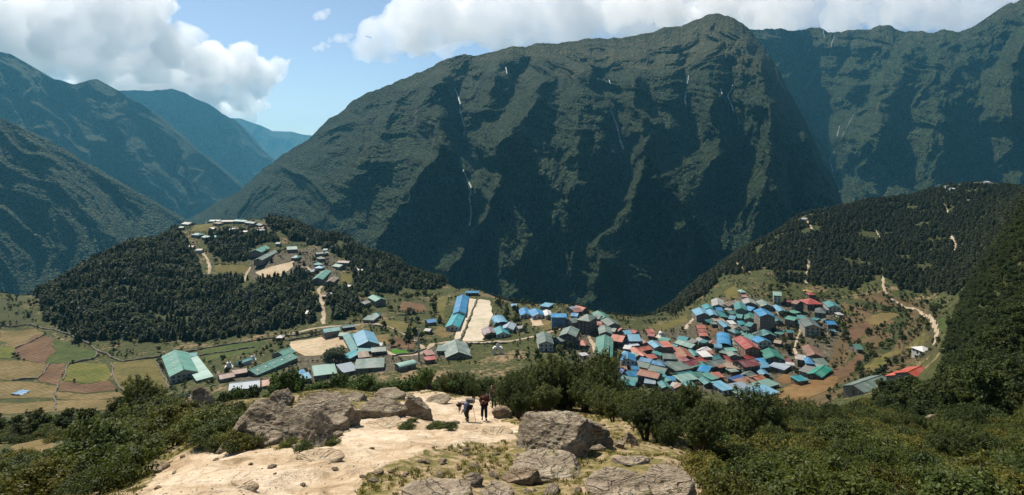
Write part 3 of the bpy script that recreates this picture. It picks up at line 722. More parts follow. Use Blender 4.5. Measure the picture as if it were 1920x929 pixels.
# ------------------------------------------------------------------ where the woods stand
def ground_points(x0, x1, y0, y1, step, seed):
    rs = np.random.RandomState(seed)
    gx, gy = np.meshgrid(np.arange(x0, x1, step), np.arange(y0, y1, step))
    x = gx.ravel() + rs.uniform(-.48, .48, gx.size) * step; y = gy.ravel() + rs.uniform(-.48, .48, gx.size) * step
    z = height(x, y); px, py = plate(x, y, z)
    return x, y, z, px, py
KEEP = []                                             # plate polygons kept clear of trees: (polygon, y0, y1)
def clear_of(px, py, y):
    ok = np.ones(len(px), bool)
    for poly, a, b in KEEP: ok &= ~(in_poly(px, py, poly) & (y > a) & (y < b))
    return ok
def woods():
    rs = np.random.RandomState(5)
    x, y, z, px, py = ground_points(-560, 60, 430, 930, 3.9, 3)
    m = np.zeros(len(x), bool)
    for p in HILL_WOOD: m |= in_poly(px + 6 * noise2(x / 14, y / 14), py + 4 * noise2(x / 14 + 9, y / 14), p)
    d = noise2(x / 28. + 3, y / 28.)
    m &= (d > -.42) & clear_of(px, py, y) & (rs.rand(len(x)) < .93)
    x, y, z, px, py = [a[m] for a in (x, y, z, px, py)]
    n = len(x); sc = rs.uniform(.36, .98, n) * (1 + .25 * noise2(x / 40., y / 40.)); rz = rs.rand(n) * 6.28; kd = np.searchsorted([.14, .34, .60, .88], np.clip(.5 + .5 * noise2(x / 30. + 70, y / 30.) + rs.uniform(-.4, .4, n), 0, .999))
    order = np.argsort(y + 40 * rs.rand(n)); near = order[:190]; far = order[190:]
    made = []
    for i in near:
        o = plant('conifer_tree', CON[kd[i]], (x[i], y[i], z[i] - .2), float(sc[i]), float(rz[i]), 'dark conifer at the lower edge of the wood on the hill', 'tree', 'conifers at the front of the hill wood'); made.append((o, x[i] / y[i], y[i], 'dark '))
    number_off(made, 'conifer', 'of the wood on the round hill', 24)
    P = np.stack([x, y, z - .2], 1)
    scatter('forest', 'dark conifer forest clothing the round hill', P[far], sc[far], rz[far], kd[far].astype(float), [merged(a, b, 'conifer') for a, b in CON])
    # the right-hand ridge
    x, y, z, px, py = ground_points(150, 960, 440, 1060, 4.5, 9)
    m = np.zeros(len(x), bool)
    for p in RIDGE_WOOD: m |= in_poly(px + 8 * noise2(x / 20, y / 20), py + 5 * noise2(x / 20 + 9, y / 20), p)
    d = noise2(x / 36. + 13, y / 36.)
    m &= (d > -.44) & clear_of(px, py, y) & (rs.rand(len(x)) < .95)
    x, y, z = [a[m] for a in (x, y, z)]; n = len(x)
    scatter('forest', 'dark forest covering the ridge above the bowl', np.stack([x, y, z - .2], 1), rs.uniform(.38, .8, n), rs.rand(n) * 6.28, rs.choice(3, n, p=[.45, .4, .15]).astype(float), [merged(a, b, 'ridge_conifer') for a, b in RDG])
    print('hill/ridge trees', len(far), n)
# ------------------------------------------------------------------ houses
def mat_roof(name, col, worn=.5, rough=.5):
    m, nt, b = new_mat('roof_' + name); g = NT(nt); p = g.coord('Object')
    r = g.objrand()
    off = g.n('ShaderNodeVectorMath', operation='ADD'); g.l(p, off.inputs[0])
    cmb = g.n('ShaderNodeCombineXYZ'); g.l(g.math('MULTIPLY', r, 90.), cmb.inputs[0]); g.l(g.math('MULTIPLY', r, 37.), cmb.inputs[1]); g.l(cmb.outputs[0], off.inputs[1])
    q = off.outputs[0]
    n1 = g.noise(q, .22, 4, .6); n2 = g.noise(g.mapping(q, (3, .5, .5)), 1.1, 4, .6)
    sx = g.n('ShaderNodeSeparateXYZ'); g.l(q, sx.inputs[0])
    sheet = g.n('ShaderNodeTexWhiteNoise'); sheet.noise_dimensions = '1D'; g.l(g.math('FLOOR', g.math('MULTIPLY', sx.outputs[0], .42)), sheet.inputs['W'])
    c = g.mix(g.maprange(n1, .4, .62, 0, worn), col, tuple(min(1, x * .55 + .16) for x in col))
    c = g.mix(g.math('MULTIPLY', g.maprange(n2, .50, .70, 0, 1), worn * .75), c, (.20, .11, .06))
    c = g.mix(g.maprange(sheet.outputs[0], 0, 1, 0, .55), c, tuple(x * .55 for x in col))
    hs = g.n('ShaderNodeHueSaturation'); hs.inputs['Hue'].default_value = .5
    g.l(g.maprange(r, 0, 1, .75, 1.08), hs.inputs['Value']); g.l(c, hs.inputs['Color'])
    nt.links.new(hs.outputs[0], b.inputs['Base Color']); b.inputs['Roughness'].default_value = rough; b.inputs['Specular IOR Level'].default_value = .35
    w = g.math('SINE', g.math('MULTIPLY', sx.outputs[0], 12.0))
    nt.links.new(g.bump(w, .35, .06), b.inputs['Normal'])
    return m
def mat_wall(name, col, stone=False):
    m, nt, b = new_mat('wall_' + name); g = NT(nt); p = g.coord()
    n = g.noise(p, .5, 4, .6); n2 = g.noise(p, 4, 3, .6)
    c = g.mix(g.maprange(n, .35, .7, 0, .5), col, tuple(x * .6 for x in col))
    if stone:
        v = g.voro(g.mapping(p, (1, 1, 1.8)), 2.2, 'F1', 'Color')
        sp = g.n('ShaderNodeSeparateColor'); g.l(v, sp.inputs[0])
        c = g.mix(g.math('MULTIPLY', sp.outputs[0], .5), c, tuple(x * .45 for x in col))
    c = g.mix(g.maprange(n2, .5, .75, 0, .25), c, (.12, .09, .07))
    nt.links.new(c, b.inputs['Base Color'])
    nt.links.new(g.bump(n2, .5, .08), b.inputs['Normal'])
    return m
ROOFC = dict(green=(0.065, 0.224, 0.169), teal=(0.029, 0.193, 0.193), dteal=(0.022, 0.149, 0.149), turq=(0.013, 0.254, 0.291), sage=(0.116, 0.179, 0.147), mint=(0.187, 0.332, 0.278), emerald=(0.006, 0.194, 0.131),
    blue=(0.006, 0.173, 0.354), dblue=(0.006, 0.071, 0.249), sky=(0.105, 0.287, 0.404), pale=(0.256, 0.338, 0.401), grey=(0.243, 0.252, 0.233), white=(0.485, 0.485, 0.475), tan=(0.262, 0.203, 0.140),
    red=(0.285, 0.044, 0.029), maroon=(0.151, 0.029, 0.029), salmon=(0.354, 0.105, 0.064), pink=(0.334, 0.167, 0.135), orange=(0.310, 0.101, 0.038), rust=(0.264, 0.141, 0.092), brown=(0.211, 0.102, 0.058), mauve=(0.209, 0.146, 0.155), vermil=(.46, .075, .03), gold=(0.485, 0.312, 0.076), slate=(0.102, 0.139, 0.130))
ROOFM = {k: mat_roof(k, c, .75 if k in ('rust', 'orange', 'sage', 'grey', 'pale') else .42) for k, c in ROOFC.items()}
WALLM = dict(stone=mat_wall('stone', (.22, .19, .155), True), white=mat_wall('white', (.50, .48, .43)), dark=mat_wall('dark', (.10, .085, .07), True), blue=mat_wall('blue', (.10, .20, .34)),
    cream=mat_wall('cream', (.40, .35, .27)), wood=mat_wall('wood', (.19, .11, .065)), pinkish=mat_wall('pinkish', (.42, .24, .2)))
m_, nt_, b_ = new_mat('window_glass'); b_.inputs['Base Color'].default_value = (.02, .025, .03, 1); b_.inputs['Roughness'].default_value = .12; b_.inputs['Specular IOR Level'].default_value = .5
M_GLASS = m_
def plain(name, col, rough=.7):
    m, nt, b = new_mat(name); g = NT(nt); n = g.noise(g.coord(), 3, 3)
    nt.links.new(g.mix(g.maprange(n, .3, .7, 0, .35), col, tuple(x * .65 for x in col)), b.inputs['Base Color']); b.inputs['Roughness'].default_value = rough
    return m
M_FRAMEW, M_FRAMEB, M_DOOR = plain('painted_white_wood', (.62, .60, .55)), plain('painted_blue_wood', (.08, .22, .36)), plain('brown_door_wood', (.14, .075, .04))
M_FASCIA = plain('fascia_board', (.30, .27, .22))
def box_vf(x0, x1, y0, y1, z0, z1):
    V = np.array([(x0,y0,z0),(x1,y0,z0),(x1,y1,z0),(x0,y1,z0),(x0,y0,z1),(x1,y0,z1),(x1,y1,z1),(x0,y1,z1)], float)
    return V, np.array([(3,2,1,0),(4,5,6,7),(0,1,5,4),(1,2,6,5),(2,3,7,6),(3,0,4,7)])
def window_mesh(mf, w=1.25, h=1.25, name='window'):
    """frame of four bars with a pane set back; lies in the XZ plane facing -Y"""
    t = .13
    parts = [box_vf(-w/2, w/2, -.07, .06, -h/2, -h/2 + t), box_vf(-w/2, w/2, -.07, .06, h/2 - t, h/2), box_vf(-w/2, -w/2 + t, -.07, .06, -h/2 + t, h/2 - t), box_vf(w/2 - t, w/2, -.07, .06, -h/2 + t, h/2 - t),
             box_vf(-w/2 + t, w/2 - t, -.02, .03, -h/2 + t, h/2 - t)]
    V, F = joinVF(parts); me = mesh_np(name, V, F, mf, smooth=False); me.materials.append(M_GLASS)
    mi = np.zeros(len(F), np.int32); mi[-6:] = 1; me.polygons.foreach_set('material_index', mi); return me
WINW, WINB = window_mesh(M_FRAMEW), window_mesh(M_FRAMEB)
_dv, _df = joinVF([box_vf(-.55, .55, -.05, .05, -1.05, 1.05), box_vf(-.65, -.55, -.08, .05, -1.05, 1.12), box_vf(.55, .65, -.08, .05, -1.05, 1.12), box_vf(-.65, .65, -.08, .05, 1.05, 1.15)])
DOORM = mesh_np('door', _dv, _df, M_DOOR, smooth=False)

FLH, PITCH = 2.35, .19
def roof_vf(L, Wd, h0, rise, kind, over=.55, th=.14):
    """closed roof shell; ridge along x"""
    a, b = L / 2 + over, Wd / 2 + over
    eh = h0 - rise * over / (Wd / 2)
    def slab(quad):
        q = np.array(quad, float); n = np.cross(q[1] - q[0], q[2] - q[0]); n /= np.linalg.norm(n)
        V = np.concatenate([q, q - n * th]); k = len(q)
        F = [tuple(range(k)), tuple(range(2 * k - 1, k - 1, -1))] + [(i, i + k, (i + 1) % k + k, (i + 1) % k) for i in range(k)]
        return V, F
    if kind == 'gable':
        return [slab([(-a,-b,eh),(a,-b,eh),(a,0,h0+rise),(-a,0,h0+rise)]), slab([(a,b,eh),(-a,b,eh),(-a,0,h0+rise),(a,0,h0+rise)])]
    if kind == 'shed':
        return [slab([(-a,-b,h0+.1),(a,-b,h0+.1),(a,b,h0+rise),(-a,b,h0+rise)])]
    if kind == 'hip':
        c = max(.3, a - b * .9)
        return [slab([(-a,-b,eh),(a,-b,eh),(c,0,h0+rise),(-c,0,h0+rise)]), slab([(a,b,eh),(-a,b,eh),(-c,0,h0+rise),(c,0,h0+rise)]), slab([(a,-b,eh),(a,b,eh),(c,0,h0+rise)]), slab([(-a,b,eh),(-a,-b,eh),(-c,0,h0+rise)])]
    if kind == 'barrel':
        out = []; n = 8
        for i in range(n):
            t0, t1 = math.pi * i / n, math.pi * (i + 1) / n
            y0, y1 = -math.cos(t0) * b, -math.cos(t1) * b; z0, z1 = h0 + math.sin(t0) * rise * 1.3, h0 + math.sin(t1) * rise * 1.3
            out.append(slab([(-a,y0,z0),(a,y0,z0),(a,y1,z1),(-a,y1,z1)]))
        return out
def poly_mesh(name, parts, mat):
    me = bpy.data.meshes.new(name); V, F, k = [], [], 0
    for v, f in parts:
        V += [tuple(x) for x in v]; F += [tuple(int(i) + k for i in q) for q in f]; k += len(v)
    me.from_pydata(V, [], F); me.materials.append(mat); me.update(); return me
def add_wing(root, L, Wd, floors, rcol, wall, kind, loc, ang, wins=True, rise=None, sink=3.5, doors=True, skylight=False):
    h = floors * FLH + .2; rise = rise if rise is not None else Wd * (PITCH if kind != 'shed' else .09)
    hold = bpy.data.objects.new('tmp', None)
    mw = Matrix.Translation(loc) @ Matrix.Rotation(ang, 4, 'Z')
    V = [(-L/2,-Wd/2,-sink),(L/2,-Wd/2,-sink),(L/2,Wd/2,-sink),(-L/2,Wd/2,-sink),(-L/2,-Wd/2,h),(L/2,-Wd/2,h),(L/2,Wd/2,h),(-L/2,Wd/2,h)]
    F = [(3,2,1,0),(0,1,5,4),(2,3,7,6)]
    if kind == 'gable':
        V += [(-L/2,0,h+rise-.03),(L/2,0,h+rise-.03)]; F += [(1,2,6,9,5),(3,0,4,8,7),(4,5,9,8),(6,7,8,9)]
        V[8] = (-L/2, 0, h + rise - .05); V[9] = (L/2, 0, h + rise - .05)
    elif kind == 'shed':
        V[6] = (L/2, Wd/2, h + rise - .15); V[7] = (-L/2, Wd/2, h + rise - .15); F += [(1,2,6,5),(3,0,4,7),(4,5,6,7)]
    else: F += [(1,2,6,5),(3,0,4,7),(4,5,6,7)]
    me = bpy.data.meshes.new('wall'); me.from_pydata(V, [], F); me.materials.append(WALLM[wall]); me.update()
    wo_ = link('wall', me, root); wo_.matrix_basis = mw
    ro = link('roof', poly_mesh('roof', roof_vf(L, Wd, h + .05, rise, kind), ROOFM[rcol]), root); ro.matrix_basis = mw
    if kind in ('gable', 'hip') and L > 7:
        a = L / 2 + (.5 if kind == 'gable' else -Wd * .45)
        if a > 1:
            v, f = box_vf(-a, a, -.22, .22, h + rise + .02, h + rise + .16)
            rc = link('ridge_cap', mesh_np('ridge_cap', v, f, ROOFM[rcol], smooth=False), ro)
    if skylight:
        for k in range(int(L // 7)):
            x = -L/2 + 3.5 + 7 * k; yy = -Wd * .27; zz = h + .05 + rise * (1 - .54)
            v, f = box_vf(-.6, .6, -.8, .8, .03, .10); v = v @ np.array(Matrix.Rotation(math.atan2(rise, Wd / 2), 3, 'X')).T + [x, yy, zz]
            link('skylight', mesh_np('skylight', v, f, ROOFM['white'], smooth=False), ro)
    if wins:
        me = WINB if wall in ('white', 'cream') else WINW
        for (nx, ny, ln, off) in ((0, -1, L, Wd/2), (0, 1, L, Wd/2), (1, 0, Wd, L/2), (-1, 0, Wd, L/2)):
            nw = (mw.to_3x3() @ Vector((nx, ny, 0)))
            if nw.dot(-(Vector(loc) + root.location).normalized()) < .12: continue
            n = max(1, int((ln - .8) // (2.5 if ln < 16 else 3.1)))
            for fl in range(floors):
                for k in range(n):
                    s = (k - (n - 1) / 2) * ((ln - .6) / n); z = 1.4 + FLH * fl
                    door = doors and fl == 0 and k == n // 2
                    o = link('door' if door else 'window', DOORM if door else me, wo_)
                    if door: z = 1.05
                    tx, ty = -ny, nx
                    o.matrix_basis = Matrix.Translation((nx * (off + .0) + tx * s, ny * (off + .0) + ty * s, z)) @ Matrix.Rotation(math.atan2(ny, nx) + math.pi / 2, 4, 'Z')
    return wo_
def ridge_place(x1, y1, x2, y2, H):
    """ridge seen from (x1,y1) to (x2,y2) on the plate, H above the ground -> centre, angle, length"""
    cx, cy = (x1 + x2) / 2, (y1 + y2) / 2
    ys = np.exp(np.linspace(math.log(230), math.log(1150), 1400)); xs = (cx - HX) / FOC * ys; zs = -(cy - HY) / FOC * ys
    h = height(xs, ys); k = np.nonzero(zs <= h + H)[0]
    k = k[0] if len(k) else int((zs - h).argmin())
    zr = zs[k]
    def on(px, py):
        Y = max(200., -zr / max((py - HY), 2.) * FOC); return np.array([(px - HX) / FOC * Y, Y])
    a, b = on(x1, y1), on(x2, y2); c = (a + b) / 2
    return c[0], c[1], float(height(np.array([c[0]]), np.array([c[1]]))[0]), math.atan2(b[1] - a[1], b[0] - a[0]), float(np.hypot(*(b - a)))
HOUSES = []
def house(wings, kind='house', label=None, area=None, wins=True):
    """wings: tuples (x1,y1,x2,y2,width,floors,roof colour,wall,roof kind)"""
    first = True; root = None
    for w in wings:
        x1, y1, x2, y2, Wd, fl, rc, wall, rk = (list(w) + ['stone', 'gable'])[:9] if len(w) < 9 else w
        Wd = Wd * 1.06; rise = Wd * (PITCH if rk != 'shed' else .09)
        H = fl * FLH + .2 + (rise if rk != 'shed' else rise * .5)
        x, y, z, ang, L = ridge_place(x1, y1, x2, y2, H)
        L = min(max(L, 4.0), 75.0)
        if math.cos(ang) < 0: ang += math.pi
        if first:
            root = bpy.data.objects.new(kind, None); COL.objects.link(root); root.location = (x, y, z); root.empty_display_size = 1; first = False
            o = (x, y, z); main = (rc, (x1 + x2) / 2, (y1 + y2) / 2, fl, L, Wd)
        add_wing(root, L, Wd, fl, rc, wall, rk, (x - o[0], y - o[1], max(min(z - o[2], 2.5), -2.5)), ang, wins=wins and Wd > 4 and y < 700, doors=fl < 4, skylight=rc in ('sage', 'green') and L > 26)
        m = 5 + Wd * .5 * FOC / y; HOUSE_DISCS.append((x, y, max(L, Wd) * .5, Wd * .5, ang))
    HOUSES.append((root, main, label, area))
    return root
HOUSE_DISCS = []
def clear_houses(x, y, pad=2.0):
    ok = np.ones(len(x), bool)
    for hx, hy, a, b, th in HOUSE_DISCS:
        dx, dy = x - hx, y - hy; u = dx * math.cos(th) + dy * math.sin(th); v = -dx * math.sin(th) + dy * math.cos(th)
        ok &= ~((np.abs(u) < a + pad) & (np.abs(v) < b + pad))
    return ok
S_, D_, W_, Cm, Wo = 'stone', 'dark', 'white', 'cream', 'wood'
G_, H_, SH, BA = 'gable', 'hip', 'shed', 'barrel'
AREAS = {
 'top': 'on the summit of the wooded hill', 'school': 'at the school halfway up the hill', 'gompa': 'by the lower left stupa garden', 'yard': 'round the sandy yard',
 'pitch': 'beside the pale sports pitch', 'edge': 'on the terrace above the gorge', 'west': 'at the left of the bazaar', 'low': 'in the front bazaar rows', 'mid': 'mid-bazaar by the stupa',
 'upl': 'on the upper left bazaar slope', 'upr': 'on the upper right bazaar slope', 'front': 'at the bazaar right front', 'right': 'on the terraces right of the bazaar', 'ridge': 'on the crest of the right-hand ridge'}
HL = [
 # area, label or None, wings
 ('top', None, [(347,416,360,417,10,1,'grey',S_,G_)]), ('top', None, [(338,425,345,425,6,1,'green',S_,G_)]),
 ('top', None, [(395,412,414,412,8,1,'mint',S_,G_)]), ('top', None, [(417,413,440,413,8,1,'grey',S_,G_)]), ('top', None, [(442,412,464,413,8,1,'teal',S_,G_)]),
 ('top', None, [(464,415,480,417,7,1,'sage',S_,G_)]), ('top', None, [(481,418,494,421,7,1,'sage',S_,G_)]), ('top', None, [(403,418,415,419,6,1,'tan',S_,SH)]),
 ('top', None, [(433,428,450,428,9,1,'grey',W_,G_)]), ('top', None, [(457,433,464,433,5,1,'white',W_,G_)]), ('top', None, [(482,430,493,429,8,1,'grey',S_,G_)]), ('top', None, [(489,425,496,426,6,1,'pink',S_,G_)]),
 ('top', None, [(365,437,378,438,9,1,'teal',S_,H_)]), ('top', None, [(384,442,394,443,8,1,'mint',S_,G_)]), ('top', 'turquoise hip-roofed hall just below the hilltop lawn', [(397,442,409,442,9,1,'turq',W_,H_)]),
 ('top', None, [(395,427,403,427,7,1,'grey',S_,G_)]), ('top', None, [(409,432,416,432,6,1,'green',S_,G_)]), ('top', None, [(370,467,380,467,6,1,'grey',W_,G_)]), ('top', None, [(355,461,364,461,6,1,'brown',S_,G_)]),
 ('school', 'wide green-roofed hall at the upper left of the school', [(478,469,498,460,13,1,'green',S_,G_)]), ('school', 'very long grey-green classroom block behind the sandy school pitch', [(481,487,523,466,8,1,'sage',S_,G_)]),
 ('school', None, [(519,455,526,455,6,1,'green',S_,G_)]), ('school', 'broad bright green roof above the sandy school pitch', [(538,463,556,462,13,1,'green',S_,G_)]), ('school', None, [(549,479,562,479,10,1,'teal',S_,H_)]),
 ('school', None, [(592,474,614,472,6,1,'sage',S_,G_)]), ('school', None, [(608,467,614,467,6,1,'teal',S_,G_)]), ('school', None, [(596,482,607,481,9,1,'sage',S_,H_)]), ('school', None, [(590,493,603,492,8,1,'teal',S_,H_)]),
 ('school', None, [(592,499,606,499,8,1,'sky',S_,H_)]), ('school', None, [(575,510,592,507,7,1,'pale',S_,SH)]), ('school', 'long green classroom block slanting beside the hill track', [(595,521,612,506,9,1,'green',S_,G_)]),
 ('school', None, [(630,495,643,497,9,1,'green',S_,G_)]), ('school', None, [(636,489,656,490,7,1,'tan',S_,G_)]), ('school', None, [(618,527,628,519,7,1,'tan',S_,G_)]), ('school', None, [(613,550,620,549,4,1,'white',W_,G_)]),
 ('school', 'small dark red hut beside the hill track', [(606,553,612,553,4,1,'maroon',D_,G_)]), ('school', None, [(576,583,588,583,7,1,'white',D_,G_)]), ('school', None, [(677,567,688,563,7,1,'grey',S_,G_)]),
 ('school', 'tall green gabled house at the right edge of the hill wood', [(700,553,714,560,9,2,'green',S_,G_)]), ('school', None, [(686,596,705,597,10,1,'sage',S_,SH)]), ('school', None, [(698,587,713,587,7,1,'dteal',S_,H_)]),
 ('school', None, [(672,505,680,505,4,1,'white',W_,G_)]), ('school', None, [(648,534,658,535,5,1,'white',W_,G_)]),
 ('gompa', 'large two-storey hall with wide sea-green gable roof beside the dry fields', [(328,657,345,693,14,2,'green',Cm,G_)]), ('gompa', 'long sea-green lean-to roof against the large hall', [(356,672,384,710,8,1,'mint',Cm,SH)]),
 ('gompa', None, [(350,667,368,665,6,1,'teal',W_,SH)]), ('gompa', None, [(411,703,436,698,7,1,'rust',S_,G_)]), ('gompa', None, [(436,694,460,690,7,1,'rust',D_,G_)]),
 ('gompa', 'pale blue sheet-metal roof just behind the front boulders', [(432,719,486,713,10,1,'pale',S_,G_)]),
 ('gompa', 'huge L-shaped green roof slanting behind the stupa garden', [(468,694,545,662,11,1,'green',S_,G_), (522,660,542,652,10,1,'green',S_,G_)]),
 ('gompa', 'long rusty orange roof behind the front shrubs', [(492,713,540,706,9,1,'orange',S_,G_)]), ('gompa', None, [(540,703,555,705,8,1,'sky',S_,SH)]), ('gompa', None, [(547,713,562,711,6,1,'rust',S_,SH)]), ('gompa', None, [(562,707,580,704,8,1,'sky',S_,SH)]), ('gompa', None, [(553,699,570,696,4,1,'blue',S_,SH)]),
 ('yard', 'wide roof half aqua and half blue left of the willow', [(588,696,628,691,14,1,'mint',S_,SH)]), ('yard', None, [(638,692,664,687,12,1,'pale',S_,SH)]), ('yard', 'long grey-green roof along the top of the thicket', [(668,683,719,680,13,1,'sage',S_,SH)]),
 ('yard', None, [(672,666,690,664,9,1,'tan',S_,SH)]), ('yard', None, [(652,663,668,666,11,1,'turq',S_,SH)]), ('yard', 'narrow green-roofed block running away at the yard', [(655,625,672,654,8,1,'teal',S_,G_)]),
 ('yard', 'pale blue two-storey gabled hall right of the sandy yard', [(681,619,691,640,13,2,'sky',S_,G_)]), ('yard', None, [(673,652,695,650,8,1,'teal',S_,G_)]), ('yard', None, [(697,652,722,650,8,1,'sage',D_,G_)]),
 ('yard', 'two-storey stone house with green roof at the head of the yard', [(606,617,634,613,8,2,'teal',S_,G_)]), ('yard', None, [(638,624,652,624,6,1,'green',S_,G_)]), ('yard', None, [(707,643,716,643,5,1,'white',W_,G_)]),
 ('yard', 'low pale greenhouse tunnel beside the street', [(745,684,775,677,6,1,'mint',S_,BA)]), ('yard', None, [(642,611,665,608,5,1,'dteal',D_,G_)]),
 ('pitch', 'long bright blue L-shaped stand roof along the pale pitch', [(868,553,861,584,9.5,1,'blue',W_,G_), (861,584,848,609,9.5,1,'turq',W_,G_), (874,548,897,548,6,1,'blue',D_,SH)]),
 ('pitch', 'big grey-green hall below the near end of the pitch', [(853,637,860,660,15,1,'sage',S_,G_), (821,653,838,653,9,1,'sage',S_,SH), (868,660,880,660,8,1,'sage',S_,SH)]),
 ('pitch', None, [(797,663,811,661,7,1,'pink',S_,SH)]), ('pitch', None, [(797,673,815,671,5,1,'red',S_,SH)]), ('pitch', None, [(800,600,815,598,7,1,'blue',S_,G_)]), ('pitch', None, [(799,616,808,617,5,1,'grey',S_,G_)]),
 ('pitch', None, [(915,612,921,623,9,1,'mauve',S_,G_)]), ('pitch', None, [(937,612,943,623,9,1,'turq',W_,G_)]), ('pitch', 'pale blue round-backed roof right of the pitch', [(933,593,942,605,9,1,'sky',W_,BA)]), ('pitch', None, [(957,604,951,614,8,1,'pale',W_,G_)]), ('pitch', None, [(970,612,980,611,5,1,'white',W_,G_)]),
 ('edge', None, [(960,570,967,570,6,1,'sky',W_,G_)]), ('edge', None, [(983,577,986,588,8,1,'blue',W_,G_)]), ('edge', None, [(1003,578,1011,588,10,1,'blue',W_,G_)]), ('edge', None, [(1018,571,1033,573,9,1,'sky',S_,SH)]), ('edge', None, [(1025,581,1029,590,5,1,'white',W_,G_)]),
 ('edge', 'three-storey blue-walled lodge with bright blue roof', [(1034,592,1061,592,8,3,'blue','blue',SH)]), ('edge', None, [(1067,598,1080,596,9,2,'sage',S_,G_)]), ('edge', None, [(1073,587,1084,588,7,1,'blue',S_,G_)]),
 ('edge', None, [(1067,576,1078,574,7,1,'pale',S_,G_)]), ('edge', None, [(1072,580,1086,578,8,1,'pink',S_,G_)]), ('edge', None, [(1081,573,1098,577,9,1,'salmon',S_,G_)]),
 ('edge', 'tall grey-green four-storey lodge with dark front', [(1090,588,1112,591,14,4,'sage',D_,H_)]), ('edge', None, [(1114,590,1127,592,8,2,'sage',S_,G_)]), ('edge', 'long grey-green terrace roof running along the gorge edge', [(1121,583,1136,594,9,2,'green',S_,G_), (1137,595,1152,606,9,2,'sage',S_,G_)]),
 ('edge', None, [(1118,605,1124,612,8,1,'salmon',S_,G_)]), ('edge', None, [(1118,600,1131,602,6,1,'pink',S_,G_)]),
 ('west', None, [(1133,610,1136,622,8,2,'sage',S_,G_)]), ('west', None, [(1141,614,1155,616,7,1,'sage',S_,G_)]), ('west', None, [(1155,612,1166,616,8,1,'orange',S_,G_)]),
 ('west', 'tall grey-green lodge stepping down the slope left of the red roof', [(1071,612,1064,625,10,3,'sage',D_,G_), (1043,632,1061,628,9,2,'sage',D_,G_)]),
 ('west', 'grey-green gabled house standing alone by the street wall', [(1019,622,1024,640,9,2,'sage',W_,G_)]), ('west', 'red hip-roofed house among dark trees', [(1086,638,1099,639,9,1,'salmon',S_,H_)]), ('west', None, [(1045,640,1052,640,5,1,'sky',S_,SH)]), ('west', None, [(1090,665,1098,664,4,1,'white',W_,SH)]),
 ('west', 'long narrow green-roofed lodge running toward the shrubs', [(1134,628,1131,665,10,2,'green',S_,G_)]), ('west', None, [(1136,676,1150,673,9,1,'dteal',S_,H_)]),
 ('mid', 'salmon-roofed lodge beside the big light blue roof', [(1150,627,1171,630,12,2,'salmon',D_,G_)]), ('mid', 'big light blue roof left of the white stupa', [(1177,627,1197,627,13,2,'sky',D_,G_)]), ('mid', None, [(1168,620,1179,619,8,1,'sky',S_,G_)]),
 ('mid', None, [(1179,641,1188,649,7,1,'pale',S_,SH)]), ('mid', None, [(1172,651,1181,652,6,1,'white',S_,SH)]),
 ('mid', 'salmon courtyard house with U-shaped roof in front of the stupa', [(1189,651,1209,666,6,1,'salmon',D_,G_), (1199,652,1221,648,6,1,'salmon',D_,G_), (1211,667,1225,664,6,1,'salmon',D_,G_)]),
 ('mid', 'bright blue gabled house with white walls left of the courtyard house', [(1177,660,1178,672,8,2,'blue',W_,G_)]), ('mid', None, [(1186,660,1197,666,7,1,'sage',S_,G_)]), ('mid', None, [(1210,618,1222,617,7,1,'salmon',S_,G_)]), ('mid', None, [(1217,625,1226,626,5,1,'red',S_,G_)]), ('mid', None, [(1187,619,1194,621,5,1,'red',S_,G_)]), ('mid', None, [(1204,637,1211,642,5,1,'brown',S_,G_)]),
 ('mid', None, [(1238,654,1266,655,6,1,'salmon',S_,SH)]), ('mid', None, [(1243,663,1265,664,8,2,'sage',D_,G_)]), ('mid', 'orange corrugated gable roof at the centre of the bazaar', [(1275,651,1289,667,10,1,'orange',S_,G_)]), ('mid', None, [(1294,655,1305,666,6,1,'teal',S_,G_)]),
 ('mid', 'mint-roofed lodge on the slope right of the stupa', [(1273,637,1303,646,8,1,'mint',D_,G_)]), ('mid', None, [(1274,630,1290,633,7,1,'turq',S_,G_)]), ('mid', 'salmon ribbed roof of three sections above the mint lodge', [(1306,610,1320,610,6,2,'salmon',D_,G_), (1308,617,1322,617,6,2,'salmon',D_,G_), (1310,624,1324,624,6,2,'salmon',D_,G_)]),
 ('mid', 'bright blue round-ridged roof in the centre slope', [(1356,625,1358,645,8,1,'blue',S_,BA)]), ('mid', None, [(1340,647,1352,648,7,1,'sky',S_,BA)]),
 ('mid', 'long maroon three-storey hotel slanting down the slope', [(1389,630,1412,650,9,3,'red',Wo,G_)]),
 ('low', None, [(1203,670,1222,674,7,1,'blue',S_,G_)]), ('low', None, [(1225,676,1250,680,6,1,'blue',S_,G_)]), ('low', None, [(1195,677,1219,682,8,1,'sage',D_,G_)]), ('low', None, [(1222,685,1250,691,9,1,'sage',D_,G_)]), ('low', None, [(1255,688,1283,683,12,1,'sage',D_,SH)]),
 ('low', None, [(1255,675,1271,671,9,1,'pink',S_,SH)]), ('low', None, [(1271,671,1280,678,8,1,'maroon',S_,SH)]), ('low', None, [(1283,679,1303,674,8,1,'maroon',S_,G_)]), ('low', None, [(1305,673,1322,669,8,1,'red',S_,G_)]),
 ('low', None, [(1322,679,1352,673,9,1,'sage',D_,G_)]), ('low', None, [(1325,669,1346,666,7,1,'dteal',S_,G_)]), ('low', 'narrow emerald green roof in the front rows', [(1290,686,1317,680,6,1,'emerald',D_,SH)]),
 ('low', 'brown L-shaped roof beside the market clearing', [(1341,686,1370,680,7,1,'brown',D_,SH), (1367,680,1375,691,7,1,'tan',D_,SH)]), ('low', None, [(1357,668,1378,666,9,1,'red',S_,G_)]), ('low', None, [(1393,668,1425,661,7,1,'red',S_,G_)]), ('low', None, [(1385,677,1413,673,10,2,'maroon',D_,G_)]),
